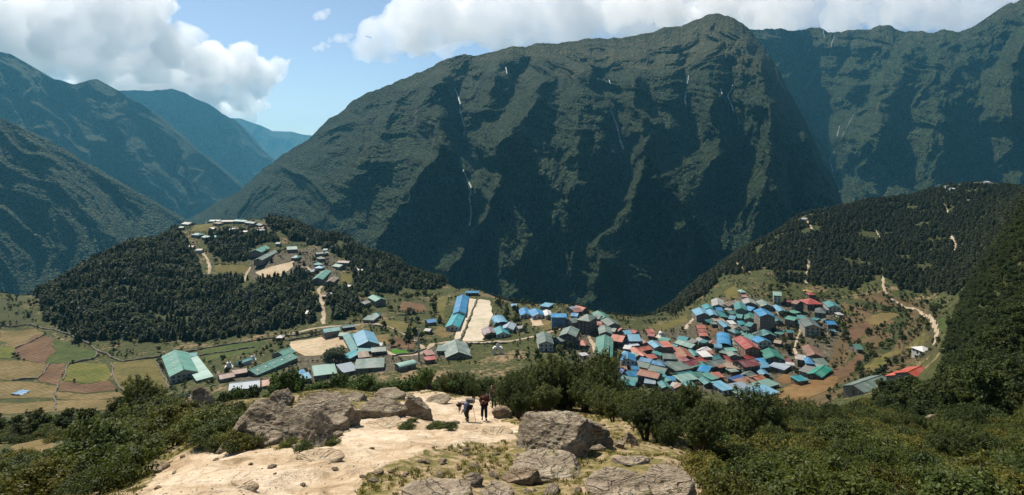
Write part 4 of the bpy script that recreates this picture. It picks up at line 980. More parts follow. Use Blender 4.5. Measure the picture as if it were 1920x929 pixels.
 ('low', None, [(1141,686,1170,692,8,1,'dblue',S_,G_)]), ('low', None, [(1174,698,1193,695,8,1,'blue',S_,G_)]), ('low', 'long green roof dotted with skylights behind the dark junipers', [(1143,701,1195,708,7,1,'teal',S_,G_)]), ('low', 'bright orange gable roof in the front row', [(1201,693,1237,700,8,2,'orange',D_,G_)]),
 ('low', None, [(1172,717,1190,719,6,1,'teal',S_,SH)]), ('low', None, [(1210,714,1228,716,6,1,'pale',S_,SH)]), ('low', None, [(1235,712,1248,709,7,1,'green',S_,SH)]), ('low', None, [(1270,700,1295,696,7,1,'teal',S_,G_)]), ('low', None, [(1298,698,1313,697,7,1,'green',S_,G_)]), ('low', None, [(1270,710,1301,706,7,1,'mint',S_,SH)]),
 ('low', None, [(1312,690,1330,693,9,1,'blue',S_,SH)]), ('low', None, [(1324,707,1336,704,8,1,'green',S_,SH)]), ('low', None, [(1337,704,1352,703,6,1,'salmon',S_,SH)]),
 ('front', 'royal blue tarpaulin roof over market stalls', [(1372,713,1395,707,5,1,'dblue',Wo,SH)]), ('front', None, [(1383,717,1414,710,6,1,'brown',S_,SH)]), ('front', None, [(1412,707,1427,703,8,1,'orange',S_,G_)]), ('front', None, [(1343,725,1362,722,10,1,'sky',W_,SH)]), ('front', None, [(1366,728,1400,722,7,1,'pale',W_,SH)]),
 ('front', 'long mint green roof above the blue and white building', [(1376,736,1450,716,7,1,'mint',D_,SH)]), ('front', 'blue and white L-shaped building at the edge of the brown field', [(1402,740,1446,729,9,1,'sky',W_,SH), (1396,741,1414,752,9,1,'pale',W_,SH)]),
 ('upl', None, [(1386,543,1395,543,8,1,'mint',S_,H_)]), ('upl', None, [(1390,553,1398,553,6,1,'pink',S_,G_)]), ('upl', None, [(1402,559,1407,567,9,1,'grey',S_,G_)]), ('upl', None, [(1403,574,1415,577,10,1,'blue',S_,G_)]), ('upl', None, [(1386,566,1390,578,8,2,'teal',S_,G_)]),
 ('upl', None, [(1345,559,1347,571,9,1,'grey',S_,G_)]), ('upl', None, [(1342,577,1352,577,8,1,'blue',S_,G_)]), ('upl', 'pale blue roof with green lower edge at the left end of the upper slope', [(1311,577,1320,587,11,2,'sky',S_,G_)]), ('upl', None, [(1325,570,1331,577,8,1,'turq',W_,G_)]),
 ('upl', None, [(1329,592,1336,591,8,1,'pink',S_,SH)]), ('upl', None, [(1343,596,1350,603,8,1,'tan',S_,SH)]), ('upl', None, [(1363,584,1377,582,8,1,'green',S_,G_)]), ('upl', None, [(1370,592,1378,593,8,1,'sky',S_,G_)]), ('upl', None, [(1383,589,1391,590,9,1,'teal',S_,G_)]), ('upl', None, [(1383,602,1391,602,8,1,'turq',S_,G_)]), ('upl', None, [(1367,605,1376,605,7,1,'white',W_,SH)]),
 ('upl', None, [(1372,618,1383,617,8,2,'dteal',S_,H_)]), ('upl', None, [(1387,613,1397,612,8,2,'slate',S_,G_)]), ('upl', None, [(1390,621,1398,622,8,1,'green',S_,G_)]), ('upl', None, [(1403,585,1406,596,7,1,'green',S_,G_)]), ('upl', None, [(1404,604,1413,606,9,2,'teal',S_,G_)]), ('upl', None, [(1405,626,1419,633,9,2,'teal',S_,G_)]),
 ('upr', None, [(1428,562,1439,571,9,1,'sage',S_,G_)]), ('upr', 'tall five-storey grey lodge under a vivid blue roof', [(1427,578,1439,589,10,5,'blue',S_,G_)]), ('upr', None, [(1450,592,1460,601,6,1,'dteal',S_,G_)]), ('upr', 'white three-storey lodge with pale teal roof high on the slope', [(1450,547,1464,548,10,3,'mint',W_,G_)]),
 ('upr', None, [(1472,566,1482,565,4,1,'red',S_,SH)]), ('upr', 'narrow pink and red roofed three-storey lodge left of the monastery', [(1491,563,1500,565,9,3,'pink',D_,G_)]),
 ('upr', 'red-roofed monastery with a small gold upper roof', [(1506,560,1534,560,15,2,'red',D_,H_), (1508,539,1521,539,7,2,'gold',D_,H_), (1514,547,1525,547,7,2,'red',D_,H_)]), ('upr', None, [(1555,564,1565,573,9,2,'teal',W_,G_)]),
 ('upr', 'large slate-green lodge below the monastery', [(1529,576,1548,578,13,3,'slate',D_,H_)]), ('upr', None, [(1527,573,1537,572,4,1,'blue',S_,SH)]), ('upr', None, [(1495,591,1508,592,8,2,'teal',S_,G_)]), ('upr', None, [(1497,601,1505,602,7,1,'dteal',S_,G_)]), ('upr', None, [(1513,596,1524,609,10,3,'slate',Cm,G_)]), ('upr', None, [(1540,594,1550,599,6,1,'sage',S_,G_)]), ('upr', None, [(1548,602,1563,602,8,2,'blue',D_,G_)]),
 ('upr', None, [(1514,624,1530,624,8,1,'green',S_,SH)]), ('upr', 'four-storey lodge with blue roof beside the long maroon hotel', [(1421,630,1434,637,9,4,'blue',W_,G_)]), ('upr', None, [(1433,618,1443,626,8,2,'dteal',D_,G_)]), ('upr', 'emerald gable roof below the blue-roofed four-storey lodge', [(1438,648,1453,668,10,2,'emerald',D_,G_)]),
 ('front', None, [(1497,665,1510,667,8,2,'white',D_,G_)]), ('front', None, [(1511,670,1522,671,10,2,'blue',D_,H_)]), ('front', None, [(1524,673,1542,672,11,1,'sage',D_,G_)]), ('front', None, [(1516,646,1529,664,8,1,'brown',S_,G_)]), ('front', 'bright emerald long roof at the lower right of the bazaar', [(1527,700,1547,685,7,1,'emerald',D_,G_)]), ('front', None, [(1512,699,1531,682,7,1,'grey',S_,SH)]),
 ('front', None, [(1461,673,1478,672,9,1,'maroon',S_,G_)]), ('front', None, [(1425,678,1440,676,7,1,'blue',S_,SH)]), ('front', None, [(1418,686,1440,684,7,1,'sky',S_,SH)]), ('front', None, [(1456,690,1470,681,8,1,'pale',S_,SH)]), ('front', None, [(1490,711,1508,709,6,1,'turq',Wo,SH)]), ('front', None, [(1477,681,1485,682,4,1,'white',W_,BA)]),
 ('right', 'long grey-green shed on the right terraces nearest the thicket', [(1600,722,1652,704,9,1,'sage',S_,G_)]), ('right', 'bright red stepped roofs half hidden by the right-hand trees', [(1684,703,1706,694,9,1,'vermil',S_,G_), (1702,694,1726,683,9,1,'vermil',S_,G_), (1722,682,1750,672,9,1,'vermil',S_,G_)]),
 ('right', 'white-roofed shelter near the curving trail', [(1720,650,1740,649,8,1,'white',W_,H_)]), ('right', None, [(1600,646,1610,646,9,1,'green',S_,G_)]), ('right', None, [(1570,586,1577,586,6,1,'white',W_,H_)]),
 ('ridge', 'turquoise house on the ridge crest', [(1757,346,1770,345,10,1,'turq',W_,G_)]), ('ridge', None, [(1771,348,1780,348,8,1,'mint',W_,G_)]), ('ridge', None, [(1780,353,1788,353,6,1,'white',W_,G_)]), ('ridge', None, [(1845,340,1853,340,8,1,'white',W_,G_)]), ('ridge', None, [(1502,409,1514,409,7,1,'white',W_,G_)]),
]
RWORD = dict(green='green', teal='teal', dteal='dark teal', turq='turquoise', sage='grey-green', mint='mint-green', emerald='emerald', blue='bright blue', dblue='deep blue', sky='light blue', pale='pale blue-grey', grey='grey', white='white', tan='tan',
    red='red', maroon='maroon', salmon='salmon', pink='pink', orange='orange', rust='rusty', brown='brown', vermil='bright red', mauve='mauve', gold='gold', slate='slate-green')
ORD = ['leftmost', 'second from left', 'third from left', 'fourth from left', 'fifth from left', 'sixth from left', 'seventh from left', 'eighth from left', 'ninth from left']
_ONES = ['', 'first', 'second', 'third', 'fourth', 'fifth', 'sixth', 'seventh', 'eighth', 'ninth', 'tenth', 'eleventh', 'twelfth', 'thirteenth', 'fourteenth', 'fifteenth', 'sixteenth', 'seventeenth', 'eighteenth', 'nineteenth', 'twentieth']
def ordinal(k):
    if k <= 20: return _ONES[k]
    return ('twenty-' if k < 30 else 'thirty-') + _ONES[k - 20 if k < 30 else k - 30] if k not in (30,) else 'thirtieth'
def build_houses():
    for area, label, wings in HL:
        house(wings, label=label, area=area)
    rs = np.random.RandomState(12)
    for area, poly, n, cols in (('mid', [(1160,640),(1300,632),(1420,640),(1440,680),(1330,690),(1180,668)], 26, ['sage', 'teal', 'grey', 'sky', 'salmon', 'brown', 'green', 'white']), ('low', [(1150,685),(1330,690),(1440,690),(1420,720),(1200,722)], 12, ['sage', 'blue', 'teal', 'rust', 'grey', 'sky']),
                                ('upl', [(1312,585),(1400,555),(1425,600),(1420,635),(1380,625),(1320,600)], 18, ['teal', 'green', 'grey', 'sky', 'tan', 'sage']), ('upr', [(1430,570),(1560,575),(1570,620),(1530,640),(1440,640)], 12, ['teal', 'slate', 'sky', 'green', 'tan'])):
        k = t = 0
        while k < n and t < 500:
            t += 1; px, py = rs.uniform(min(p[0] for p in poly), max(p[0] for p in poly)), rs.uniform(min(p[1] for p in poly), max(p[1] for p in poly))
            if not in_poly(np.array([px]), np.array([py]), poly)[0]: continue
            x, y, z, ang, L = ridge_place(px - 5, py, px + 5, py, 3.)
            A = np.array(HOUSE_DISCS); dx, dy_ = x - A[:, 0], y - A[:, 1]; u = dx * np.cos(A[:, 4]) + dy_ * np.sin(A[:, 4]); v = -dx * np.sin(A[:, 4]) + dy_ * np.cos(A[:, 4])
            if ((np.abs(u) < A[:, 2] + 2.8) & (np.abs(v) < A[:, 3] + 2.8)).any(): continue
            l = rs.uniform(3, 6.5); dy = rs.choice([-3, -1, 0, 1, 3, 5])
            house([(px - l, py - dy, px + l, py + dy, rs.uniform(4, 6), int(rs.choice([1, 1, 2])), cols[rs.randint(0, len(cols))], ['stone', 'dark', 'white', 'wood'][rs.randint(0, 4)], ['gable', 'gable', 'shed'][rs.randint(0, 3)])], area=area); k += 1
    groups = {}
    for h in HOUSES:
        if h[2] is None: groups.setdefault((h[3], h[1][0]), []).append(h)
    for h in HOUSES:
        if h[2]: tag(h[0], h[2], 'house', 'metal-roofed houses of the village')
    for (area, rc), hs in groups.items():
        hs.sort(key=lambda h: h[1][1])
        for i, h in enumerate(hs):
            size = 'tall ' if h[1][3] >= 3 else ''; pos_ = 'leftmost' if i == 0 else ordinal(i + 1) + ' from left'
            if len(hs) == 1: lb = f'{size}{RWORD[rc]}-roofed house {AREAS[area]}'
            else: lb = f'{size}{RWORD[rc]}-roofed house, {pos_} of its colour {AREAS[area]}'
            tag(h[0], lb, 'house', 'metal-roofed houses of the village')
build_houses()
# ------------------------------------------------------------------ fields, yards, tracks and walls on the middle ground
def mat_field(name, a, b_, c, scale=1.0, rows=0.0):
    m, nt, b = new_mat('field_' + name); g = NT(nt); p = g.coord()
    n1 = g.noise(p, .05 * scale, 4, .6); n2 = g.noise(p, .5, 5, .65)
    col = g.ramp(g.math('ADD', g.math('MULTIPLY', n1, .6), g.math('MULTIPLY', n2, .4)), [(.36, a), (.5, b_), (.64, c)])
    sp = g.n('ShaderNodeSeparateXYZ'); g.l(g.mapping(p, (1, 1, 1), (0, 0, .5)), sp.inputs[0])
    fur = g.math('SINE', g.math('ADD', g.math('MULTIPLY', sp.outputs[1], 2.4), g.math('MULTIPLY', n1, 9.)))
    n3 = g.noise(p, .16, 4, .6)
    col = g.mix(g.maprange(fur, -1, 1, 0, .28), col, tuple(x * .6 for x in a)); col = g.mix(g.maprange(n3, .5, .68, 0, .5), col, (a[0] * .55, a[1] * .75, a[2] * .6))
    nt.links.new(col, b.inputs['Base Color']); nt.links.new(g.bump(g.math('ADD', n2, g.math('MULTIPLY', fur, .15)), .8, .3), b.inputs['Normal']); return m
FM = dict(straw=mat_field('straw', (0.092, 0.075, 0.026), (0.150, 0.110, 0.043), (0.196, 0.144, 0.070)), olive=mat_field('olive', (0.058, 0.061, 0.015), (0.110, 0.095, 0.026), (0.150, 0.115, 0.043)),
    brown=mat_field('brown', (0.075, 0.043, 0.023), (0.121, 0.070, 0.038), (0.161, 0.104, 0.052)), green=mat_field('green', (0.032, 0.049, 0.010), (0.052, 0.075, 0.017), (0.092, 0.087, 0.026)), bright=mat_field('bright', (.055, .072, .012), (.105, .105, .02), (.15, .13, .035)),
    vivid=mat_field('vivid', (0.031, 0.117, 0.008), (0.047, 0.164, 0.009), (0.062, 0.187, 0.016)), sand=mat_field('sand', (0.343, 0.257, 0.164), (0.437, 0.343, 0.226), (0.499, 0.413, 0.296)), pitch=mat_field('pitch', (0.406, 0.343, 0.250), (0.491, 0.421, 0.320), (0.546, 0.476, 0.374)),
    ochre=mat_field('ochre', (0.115, 0.064, 0.026), (0.173, 0.101, 0.041), (0.208, 0.138, 0.058)))
MTRACK = mat_field('track', (0.265, 0.203, 0.140), (0.359, 0.289, 0.203), (0.452, 0.374, 0.281))
def ray_ground_many(pts, y0=230.):
    out = []
    for px, py in pts:
        q = ray_ground(px, py, y0); out.append(q if q else (0, 0, 0))
    return np.array(out)
def drape(poly, mat, lift=.14, step=2.5, name='field', label=None, y0=230., keep=True, wob=1.0):
    P = ray_ground_many(poly, y0)[:, :2]
    # densify and roughen the outline
    Q = []
    n = len(P)
    for i in range(n):
        a, b = P[i], P[(i + 1) % n]; k = max(1, int(np.hypot(*(b - a)) / 4))
        for j in range(k): Q.append(a + (b - a) * j / k)
    Q = np.array(Q); Q = Q + wob * np.stack([noise2(Q[:, 0] / 7, Q[:, 1] / 7), noise2(Q[:, 0] / 7 + 20, Q[:, 1] / 7)], 1) * 1.2
    x0, y0_ = Q.min(0) - step; x1, y1 = Q.max(0) + step
    nx, ny = max(3, int((x1 - x0) / step) + 1), max(3, int((y1 - y0_) / step) + 1)
    gx, gy = np.meshgrid(np.linspace(x0, x1, nx), np.linspace(y0_, y1, ny), indexing='ij')
    F = grid_faces(nx, ny); V = np.stack([gx, gy], -1).reshape(-1, 2)
    c = V[F].mean(1); m = in_poly(c[:, 0], c[:, 1], Q)
    if not m.any(): return None
    F = F[m]; u, inv = np.unique(F, return_inverse=True); V = V[u]; F = inv.reshape(-1, 4)
    # pull rim vertices onto the outline
    cnt = np.bincount(F.ravel(), minlength=len(V)); rim = np.nonzero(cnt < 4)[0]
    for i in rim:
        best, bd = None, 1e9
        a = Q; b = np.roll(Q, -1, 0); ab = b - a
        t = np.clip(((V[i] - a) * ab).sum(1) / ((ab ** 2).sum(1) + 1e-9), 0, 1); q = a + ab * t[:, None]; d = np.hypot(*(q - V[i]).T); j = d.argmin()
        if d[j] < step * 1.6: V[i] = q[j]
    z = height(V[:, 0], V[:, 1]) + lift
    me = mesh_np(name, np.column_stack([V, z]), F, mat)
    o = tag(link(name, me), label, kind='structure')
    if keep: KEEPXY.append(Q)
    return o
KEEPXY = []
def ribbon(pts, width, mat, name='path', label=None, lift=.22, y0=230., walls=False):
    P = ray_ground_many(pts, y0)[:, :2]; Q = []
    for i in range(len(P) - 1):
        k = max(1, int(np.hypot(*(P[i + 1] - P[i])) / 2.5))
        for j in range(k): Q.append(P[i] + (P[i + 1] - P[i]) * j / k)
    Q.append(P[-1]); Q = np.array(Q)
    if len(Q) > 8:
        Q = np.stack([smooth1(Q[:, 0], 5), smooth1(Q[:, 1], 5)], 1)
    Q = Q + np.stack([noise2(Q[:, 0] / 9, Q[:, 1] / 9), noise2(Q[:, 0] / 9 + 5, Q[:, 1] / 9)], 1) * .9
    d = np.gradient(Q, axis=0); d /= np.hypot(*d.T)[:, None] + 1e-9; nrm = np.stack([-d[:, 1], d[:, 0]], 1)
    w = width * (.5 + .22 * noise2(np.arange(len(Q)) / 4., np.zeros(len(Q)) + width))
    rows = [Q + nrm * (w * s)[:, None] for s in (-1, -.5, 0, .5, 1)]
    V = np.stack(rows, 1); z = height(V[..., 0], V[..., 1]) + lift
    z[:, 0] -= lift * .7; z[:, 4] -= lift * .7
    me = mesh_np(name, np.concatenate([V, z[..., None]], -1).reshape(-1, 3), grid_faces(len(Q), 5), mat)
    KEEPXY.append(np.concatenate([rows[0], rows[4][::-1]]))
    return tag(link(name, me), label, kind='structure')
FIELDS = [
 ('straw', [(0,620),(65,617),(82,628),(48,645),(30,655),(0,640)]), ('bright', [(-30,648),(28,652),(24,672),(-30,674)]), ('brown', [(62,628),(100,635),(95,650),(105,660),(88,672),(85,683),(40,675),(25,665),(30,655),(50,643)]),
 ('green', [(98,637),(130,645),(160,655),(182,662),(180,672),(160,678),(90,682),(88,672),(106,660)]), ('straw', [(-60,675),(40,677),(88,683),(80,700),(70,710),(25,714),(-60,705)]), ('brown', [(88,684),(122,682),(120,700),(110,722),(70,715),(82,700)]),
 ('bright', [(128,684),(160,680),(200,685),(207,700),(200,715),(165,720),(118,714)]), ('brown', [(118,716),(165,722),(205,714),(222,732),(160,738),(108,733)]), ('straw', [(108,735),(160,740),(222,735),(235,746),(180,750),(105,750)]),
 ('olive', [(212,680),(290,674),(297,690),(320,728),(270,740),(235,742),(222,725),(210,705)]), ('straw', [(-60,715),(60,717),(106,725),(102,748),(60,746),(-60,745)]), ('straw', [(-60,752),(105,752),(230,750),(235,762),(150,772),(-60,772)]),
 ('sand', [(540,642),(600,633),(650,627),(655,650),(640,662),(572,668),(548,657)]), ('green', [(378,652),(440,645),(500,640),(470,662),(425,672),(385,680)]), ('green', [(470,702),(550,672),(560,678),(500,708)]), ('sand', [(478,512),(552,490),(550,500),(525,519),(498,522)]), ('olive', [(402,498),(458,496),(464,508),(440,514),(404,511)]),
 ('olive', [(359,434),(366,419),(400,417),(404,428),(390,435)]), ('pitch', [(851,637),(862,637),(893,562),(876,560)]), ('pitch', [(867,640),(905,640),(924,592),(918,564),(897,561)]), ('olive', [(1215,616),(1288,590),(1288,604),(1244,619)]),
 ('brown', [(755,566),(795,571),(800,583),(770,588),(745,580)]), ('olive', [(715,600),(770,606),(775,630),(735,625)]), ('vivid', [(735,655),(772,660),(755,665),(735,663)]), ('brown', [(735,633),(780,640),(775,655),(740,650)]), ('olive', [(818,558),(840,556),(832,600),(818,604)]),
 ('sand', [(990,592),(1010,592),(1020,610),(1000,612)]), ('straw', [(1014,598),(1028,600),(1036,618),(1022,620)]), ('straw', [(820,612),(842,616),(838,634),(815,628)]), ('straw', [(700,630),(730,628),(735,645),(712,648)]), ('green', [(1378,600),(1392,620),(1380,622)]), ('brown', [(1325,606),(1338,606),(1346,628),(1335,630)]),
 ('ochre', [(1440,748),(1480,722),(1530,712),(1575,705),(1560,730),(1500,752)]), ('ochre', [(1395,758),(1440,750),(1500,755),(1450,764)]), ('brown', [(1560,700),(1590,680),(1610,660),(1622,670),(1600,700),(1575,712)]), ('olive', [(1610,690),(1680,650),(1690,660),(1640,700)]),
 ('olive', [(1690,660),(1730,625),(1745,632),(1712,668)]), ('brown', [(1590,620),(1625,600),(1640,610),(1600,645)]), ('green', [(1760,590),(1785,600),(1775,622),(1758,618)]), ('straw', [(1620,600),(1670,585),(1690,592),(1640,615)]), ('ochre', [(1470,700),(1500,715),(1470,722),(1455,712)]), ('olive', [(1360,545),(1380,535),(1385,560),(1362,562)]),
 ('olive', [(1010,560),(1040,562),(1030,568)]), ('olive', [(580,545),(598,548),(596,560),(570,556)]), ('olive', [(640,515),(665,512),(660,530),(640,535)]), ('straw', [(20,840),(60,828),(130,832),(120,846),(60,858),(25,856)]),
]
FLAB = dict(straw='dry straw-coloured field', olive='dull green and straw field', brown='ploughed brown field', green='grassy green plot', bright='yellow-green crop field', vivid='vivid green seedling plot', sand='bare sandy yard', pitch='pale levelled sports pitch', ochre='rust-brown dry slope')
for fk, poly in FIELDS:
    drape(poly, FM[fk], name='field', label=FLAB[fk], step=2.2 if fk != 'pitch' else 3, y0=60. if poly[0] == (20, 840) else 230.)
TRACKS = [
 ([(606,609),(606,580),(600,556),(597,545),(606,532),(612,518),(606,508)], 4.5), ([(376,470),(388,485),(393,500),(392,515)], 4), ([(470,500),(462,515),(455,530)], 4), ([(560,500),(575,500),(590,512)], 4),
 ([(540,626),(580,618),(640,612),(700,606),(740,618),(770,632),(790,648),(797,660)], 4.5), ([(797,658),(812,645),(850,640),(905,643),(960,640),(1000,632),(1035,622),(1062,612)], 4.5), ([(1082,592),(1082,608),(1100,625),(1112,645),(1118,665)], 4),
 ([(1655,518),(1657,540),(1665,558),(1690,572),(1720,580),(1740,592),(1756,615),(1755,635),(1748,650)], 5.5), ([(1517,465),(1516,490),(1514,515),(1511,533)], 7), ([(1365,478),(1372,490),(1388,500),(1408,512)], 6), ([(1506,408),(1516,420),(1524,432)], 6), ([(1766,370),(1772,385),(1778,398),(1792,414)], 4), ([(1784,440),(1788,455),(1793,472)], 8),
 ([(1628,424),(1642,432),(1652,446),(1656,460)], 4), ([(1284,618),(1295,604),(1305,592)], 4), ([(1355,584),(1364,604),(1368,625)], 4), ([(1512,600),(1500,622),(1490,650),(1493,675)], 4), ([(640,490),(668,496),(672,515),(668,530)], 4), ([(690,640),(740,668),(770,668),(800,660)], 4), ([(1795,378),(1830,374),(1855,370)], 4), ([(1410,590),(1412,612),(1425,640)], 3)]
for k, (pts, w) in enumerate(TRACKS): ribbon(pts, w * (.38 if pts[0][0] > 1350 else .7), MTRACK, 'path', 'pale footpath through the village and slopes')
M_DRYWALL = mat_wall('drystone', (.19, .165, .13), True)
def stone_wall(pts, label, h=1.0, th=.8, y0=230.):
    P = ray_ground_many(pts, y0)[:, :2]; Q = []
    for i in range(len(P) - 1):
        k = max(1, int(np.hypot(*(P[i + 1] - P[i])) / 1.6))
        for j in range(k): Q.append(P[i] + (P[i + 1] - P[i]) * j / k)
    Q.append(P[-1]); Q = np.array(Q)
    Q = Q + np.stack([noise2(Q[:, 0] / 12, Q[:, 1] / 12), noise2(Q[:, 0] / 12 + 5, Q[:, 1] / 12)], 1) * 1.2
    d = np.gradient(Q, axis=0); d /= np.hypot(*d.T)[:, None] + 1e-9; nrm = np.stack([-d[:, 1], d[:, 0]], 1)
    g = height(Q[:, 0], Q[:, 1]); r = np.random.RandomState(len(Q)); hh = h * (1 + .35 * r.randn(len(Q)).clip(-1, 1))
    prof = [(-.6, -1.0), (-.5, .7), (-.3, 1.0), (.3, 1.0), (.5, .7), (.6, -1.0)]
    rows = [np.column_stack([Q + nrm * (th * s), g + hh * t]) for s, t in prof]
    V = np.stack(rows, 1)
    me = mesh_np('stone_wall', V.reshape(-1, 3), grid_faces(len(Q), 6), M_DRYWALL, smooth=False)
    return tag(link('stone_wall', me), label, 'wall', 'dry stone field walls')
for pts, lb in [
 ([(-30,604),(60,610),(110,622),(165,645),(190,662),(230,680),(300,670)], 'long dry stone wall along the foot of the wooded hill above the fields'),
 ([(82,628),(60,641),(30,654)], 'short stone wall between straw and brown fields at upper left'), ([(182,662),(175,674),(128,684),(118,714)], 'stone wall curving round the left of the yellow-green field'), ([(25,714),(70,711),(88,690),(92,684)], 'stone wall between the two straw fields at far left'),
 ([(210,682),(212,705),(224,728),(240,745)], 'stone wall right of the yellow-green field'), ([(292,676),(302,700),(322,732)], 'stone wall at the right of the field beside the large hall'), ([(108,722),(105,745),(102,770)], 'stone wall running down toward the shrubs at lower left'),
 ([(300,670),(380,655),(460,642),(530,632),(600,622)], 'long retaining wall running from the large hall to the sandy yard'), ([(535,640),(570,634),(604,628)], 'dark stone wall at the back of the sandy yard'), ([(375,668),(430,660),(478,652)], 'wall behind the stupa garden lawn'),
 ([(690,608),(730,616),(770,632),(785,640)], 'wall along the street right of the pale blue hall'), ([(850,642),(905,646),(950,645)], 'wall between the pitch and the street'), ([(1030,620),(1060,612),(1075,606)], 'wall above the street left of the tall lodge'), ([(866,632),(880,600),(893,566)], 'low hedge-like wall dividing the two pale pitches'), ([(906,638),(926,595),(930,588)], 'wall along the right side of the pale pitch'),
 ([(742,592),(760,592),(798,588)], 'stone wall below the small ploughed plot right of the hill'), ([(735,668),(775,664),(800,655)], 'street wall below the vivid green plot')]:
    stone_wall(pts, lb)
# ------------------------------------------------------------------ shrines, poles and other village things
M_WHITEWASH = plain('whitewash', (.70, .67, .60)); M_GOLD = plain('gilt', (.55, .38, .10), .4); M_GREYST = plain('grey_stone', (.30, .28, .25))
def tier(n, levels):
    """stack of n-gons: levels (radius, z)"""
    V, F = [], []
    for r, z in levels:
        for k in range(n):
            a = math.pi / n + 2 * math.pi * k / n; V.append((math.cos(a) * r, math.sin(a) * r, z))
    m = len(levels)
    for i in range(m - 1):
        for k in range(n): F.append((i * n + k, i * n + (k + 1) % n, (i + 1) * n + (k + 1) % n, (i + 1) * n + k))
    F.append(tuple(range(n - 1, -1, -1))); F.append(tuple((m - 1) * n + k for k in range(n)))
    return V, F
def stupa(px, py, s, label):
    x, y, z = ray_ground(px, py, 230.)
    e = bpy.data.objects.new('stupa', None); COL.objects.link(e); e.location = (x, y, z); e.rotation_euler = (0, 0, .4); e.scale = (s, s, s); tag(e, label, 'stupa', 'white stupas')
    for nm, n, lv, mt in (('base', 4, [(3.4,-2),(3.4,.5),(2.9,.55),(2.9,1.0),(2.4,1.05),(2.4,1.5),(2.0,1.55),(2.0,1.9)], M_WHITEWASH), ('dome', 16, [(1.35,1.9),(1.55,2.3),(1.6,2.8),(1.45,3.3),(1.0,3.7),(.5,3.85)], M_WHITEWASH),
        ('harmika', 4, [(.55,3.85),(.55,4.4),(.7,4.45),(.7,4.6)], M_GREYST), ('spire', 12, [(.42,4.6),(.36,5.0),(.28,5.5),(.2,6.0),(.12,6.5),(.3,6.55),(.3,6.65),(.05,6.7),(.03,7.3)], M_GOLD)):
        V, F = tier(n, lv); me = bpy.data.meshes.new(nm); me.from_pydata(V, [], F); me.materials.append(mt); link(nm, me, e)
    HOUSE_DISCS.append((x, y, 5 * s, 5 * s, 0))
stupa(429, 690, 1.0, 'white stupa on stepped base in the lower left garden, nearer of the pair')
stupa(474, 676, .85, 'white stupa at the far end of the roofed prayer wall, smaller of the garden pair')
stupa(1240, 634, 1.25, 'large white stupa at the edge of the bazaar below the wooded gorge')
stupa(386, 413, .6, 'tiny white shrine on the skyline of the wooded hill')
house([(443,680,468,671,3.5,1,'teal',W_,G_)], 'prayer_wheel_shelter', 'long narrow green-roofed prayer wall between the two garden stupas', 'gompa', wins=False); tag(HOUSES[-1][0], HOUSES[-1][2], 'shelter')
house([(521,629,531,629,5,1,'white',D_,H_)], 'kiosk', 'small white-roofed kiosk at the corner of the retaining wall', 'gompa', wins=False); tag(HOUSES[-1][0], HOUSES[-1][2], 'kiosk')
def gate(px, py):
    x, y, z = ray_ground(px, py, 230.)
    e = bpy.data.objects.new('entrance_gate', None); COL.objects.link(e); e.location = (x, y, z); tag(e, 'white arched entrance gate chorten below the street wall', 'gate')
    for s in (-1, 1):
        V, F = tier(4, [(1.5,-2),(1.5,3.2),(1.6,3.25),(1.6,3.5)]); me = bpy.data.meshes.new('pillar'); me.from_pydata(V, [], F); me.materials.append(M_WHITEWASH); o = link('pillar', me, e, (s * 2.2, 0, 0)); o.rotation_euler = (0, 0, 0)
    V, F = tier(4, [(4.4,3.52),(4.4,4.2),(3.4,4.25),(3.4,4.9),(2.0,5.0),(1.4,6.2),(.3,7.2)]); me = bpy.data.meshes.new('arch_top'); me.from_pydata(V, [], F); me.materials.append(M_WHITEWASH); o = link('arch_top', me, e); o.scale = (1, .5, 1)
    HOUSE_DISCS.append((x, y, 5, 5, 0))
gate(933, 664)
for px, py, h, lb in ((785, 678, 22, 'tall pale leaning dead trunk beside the street'),):
    x, y, z = ray_ground(px, py, 230.); v, f = tube([(0,0,-1),(.3,0,h*.4),(-.3,0,h*.75),(.1,.2,h)], [.75,.6,.45,.15], 8); v2, f2 = tube([(.0,0,h*.55),(1.2,0,h*.7)], [.3,.1], 5)
    e = bpy.data.objects.new('dead_tree', None); COL.objects.link(e); e.location = (x, y, z); tag(e, lb, 'tree'); link('trunk', mesh_np('trunk', v, f, M_PALEBARK), e); link('branch', mesh_np('branch', v2, f2, M_PALEBARK), e)
def tarp(px, py, w, d, lb):
    x, y, z = ray_ground(px, py, 230.); n = 12
    gx, gy = np.meshgrid(np.linspace(-w/2, w/2, n), np.linspace(-d/2, d/2, n), indexing='ij')
    hz = .9 + .5 * noise2(gx * .8 + px, gy * .8) - .12 * (np.abs(gx) / w * 4) ** 2
    V = np.stack([gx + x, gy + y, height(gx + x, gy + y) + np.maximum(hz, .12)], -1).reshape(-1, 3); V2 = V - [0, 0, .08]
    F = np.concatenate([grid_faces(n, n), grid_faces(n, n)[:, ::-1] + n * n])
    tag(link('tarpaulin', mesh_np('tarpaulin', np.concatenate([V, V2]), F, ROOFM['blue'])), lb, 'tarpaulin')
tarp(38, 738, 7, 6, 'blue tarpaulin heaped in the straw field at far left')
tarp(332, 748, 18, 7, 'blue plastic sheet below the large green-roofed hall')

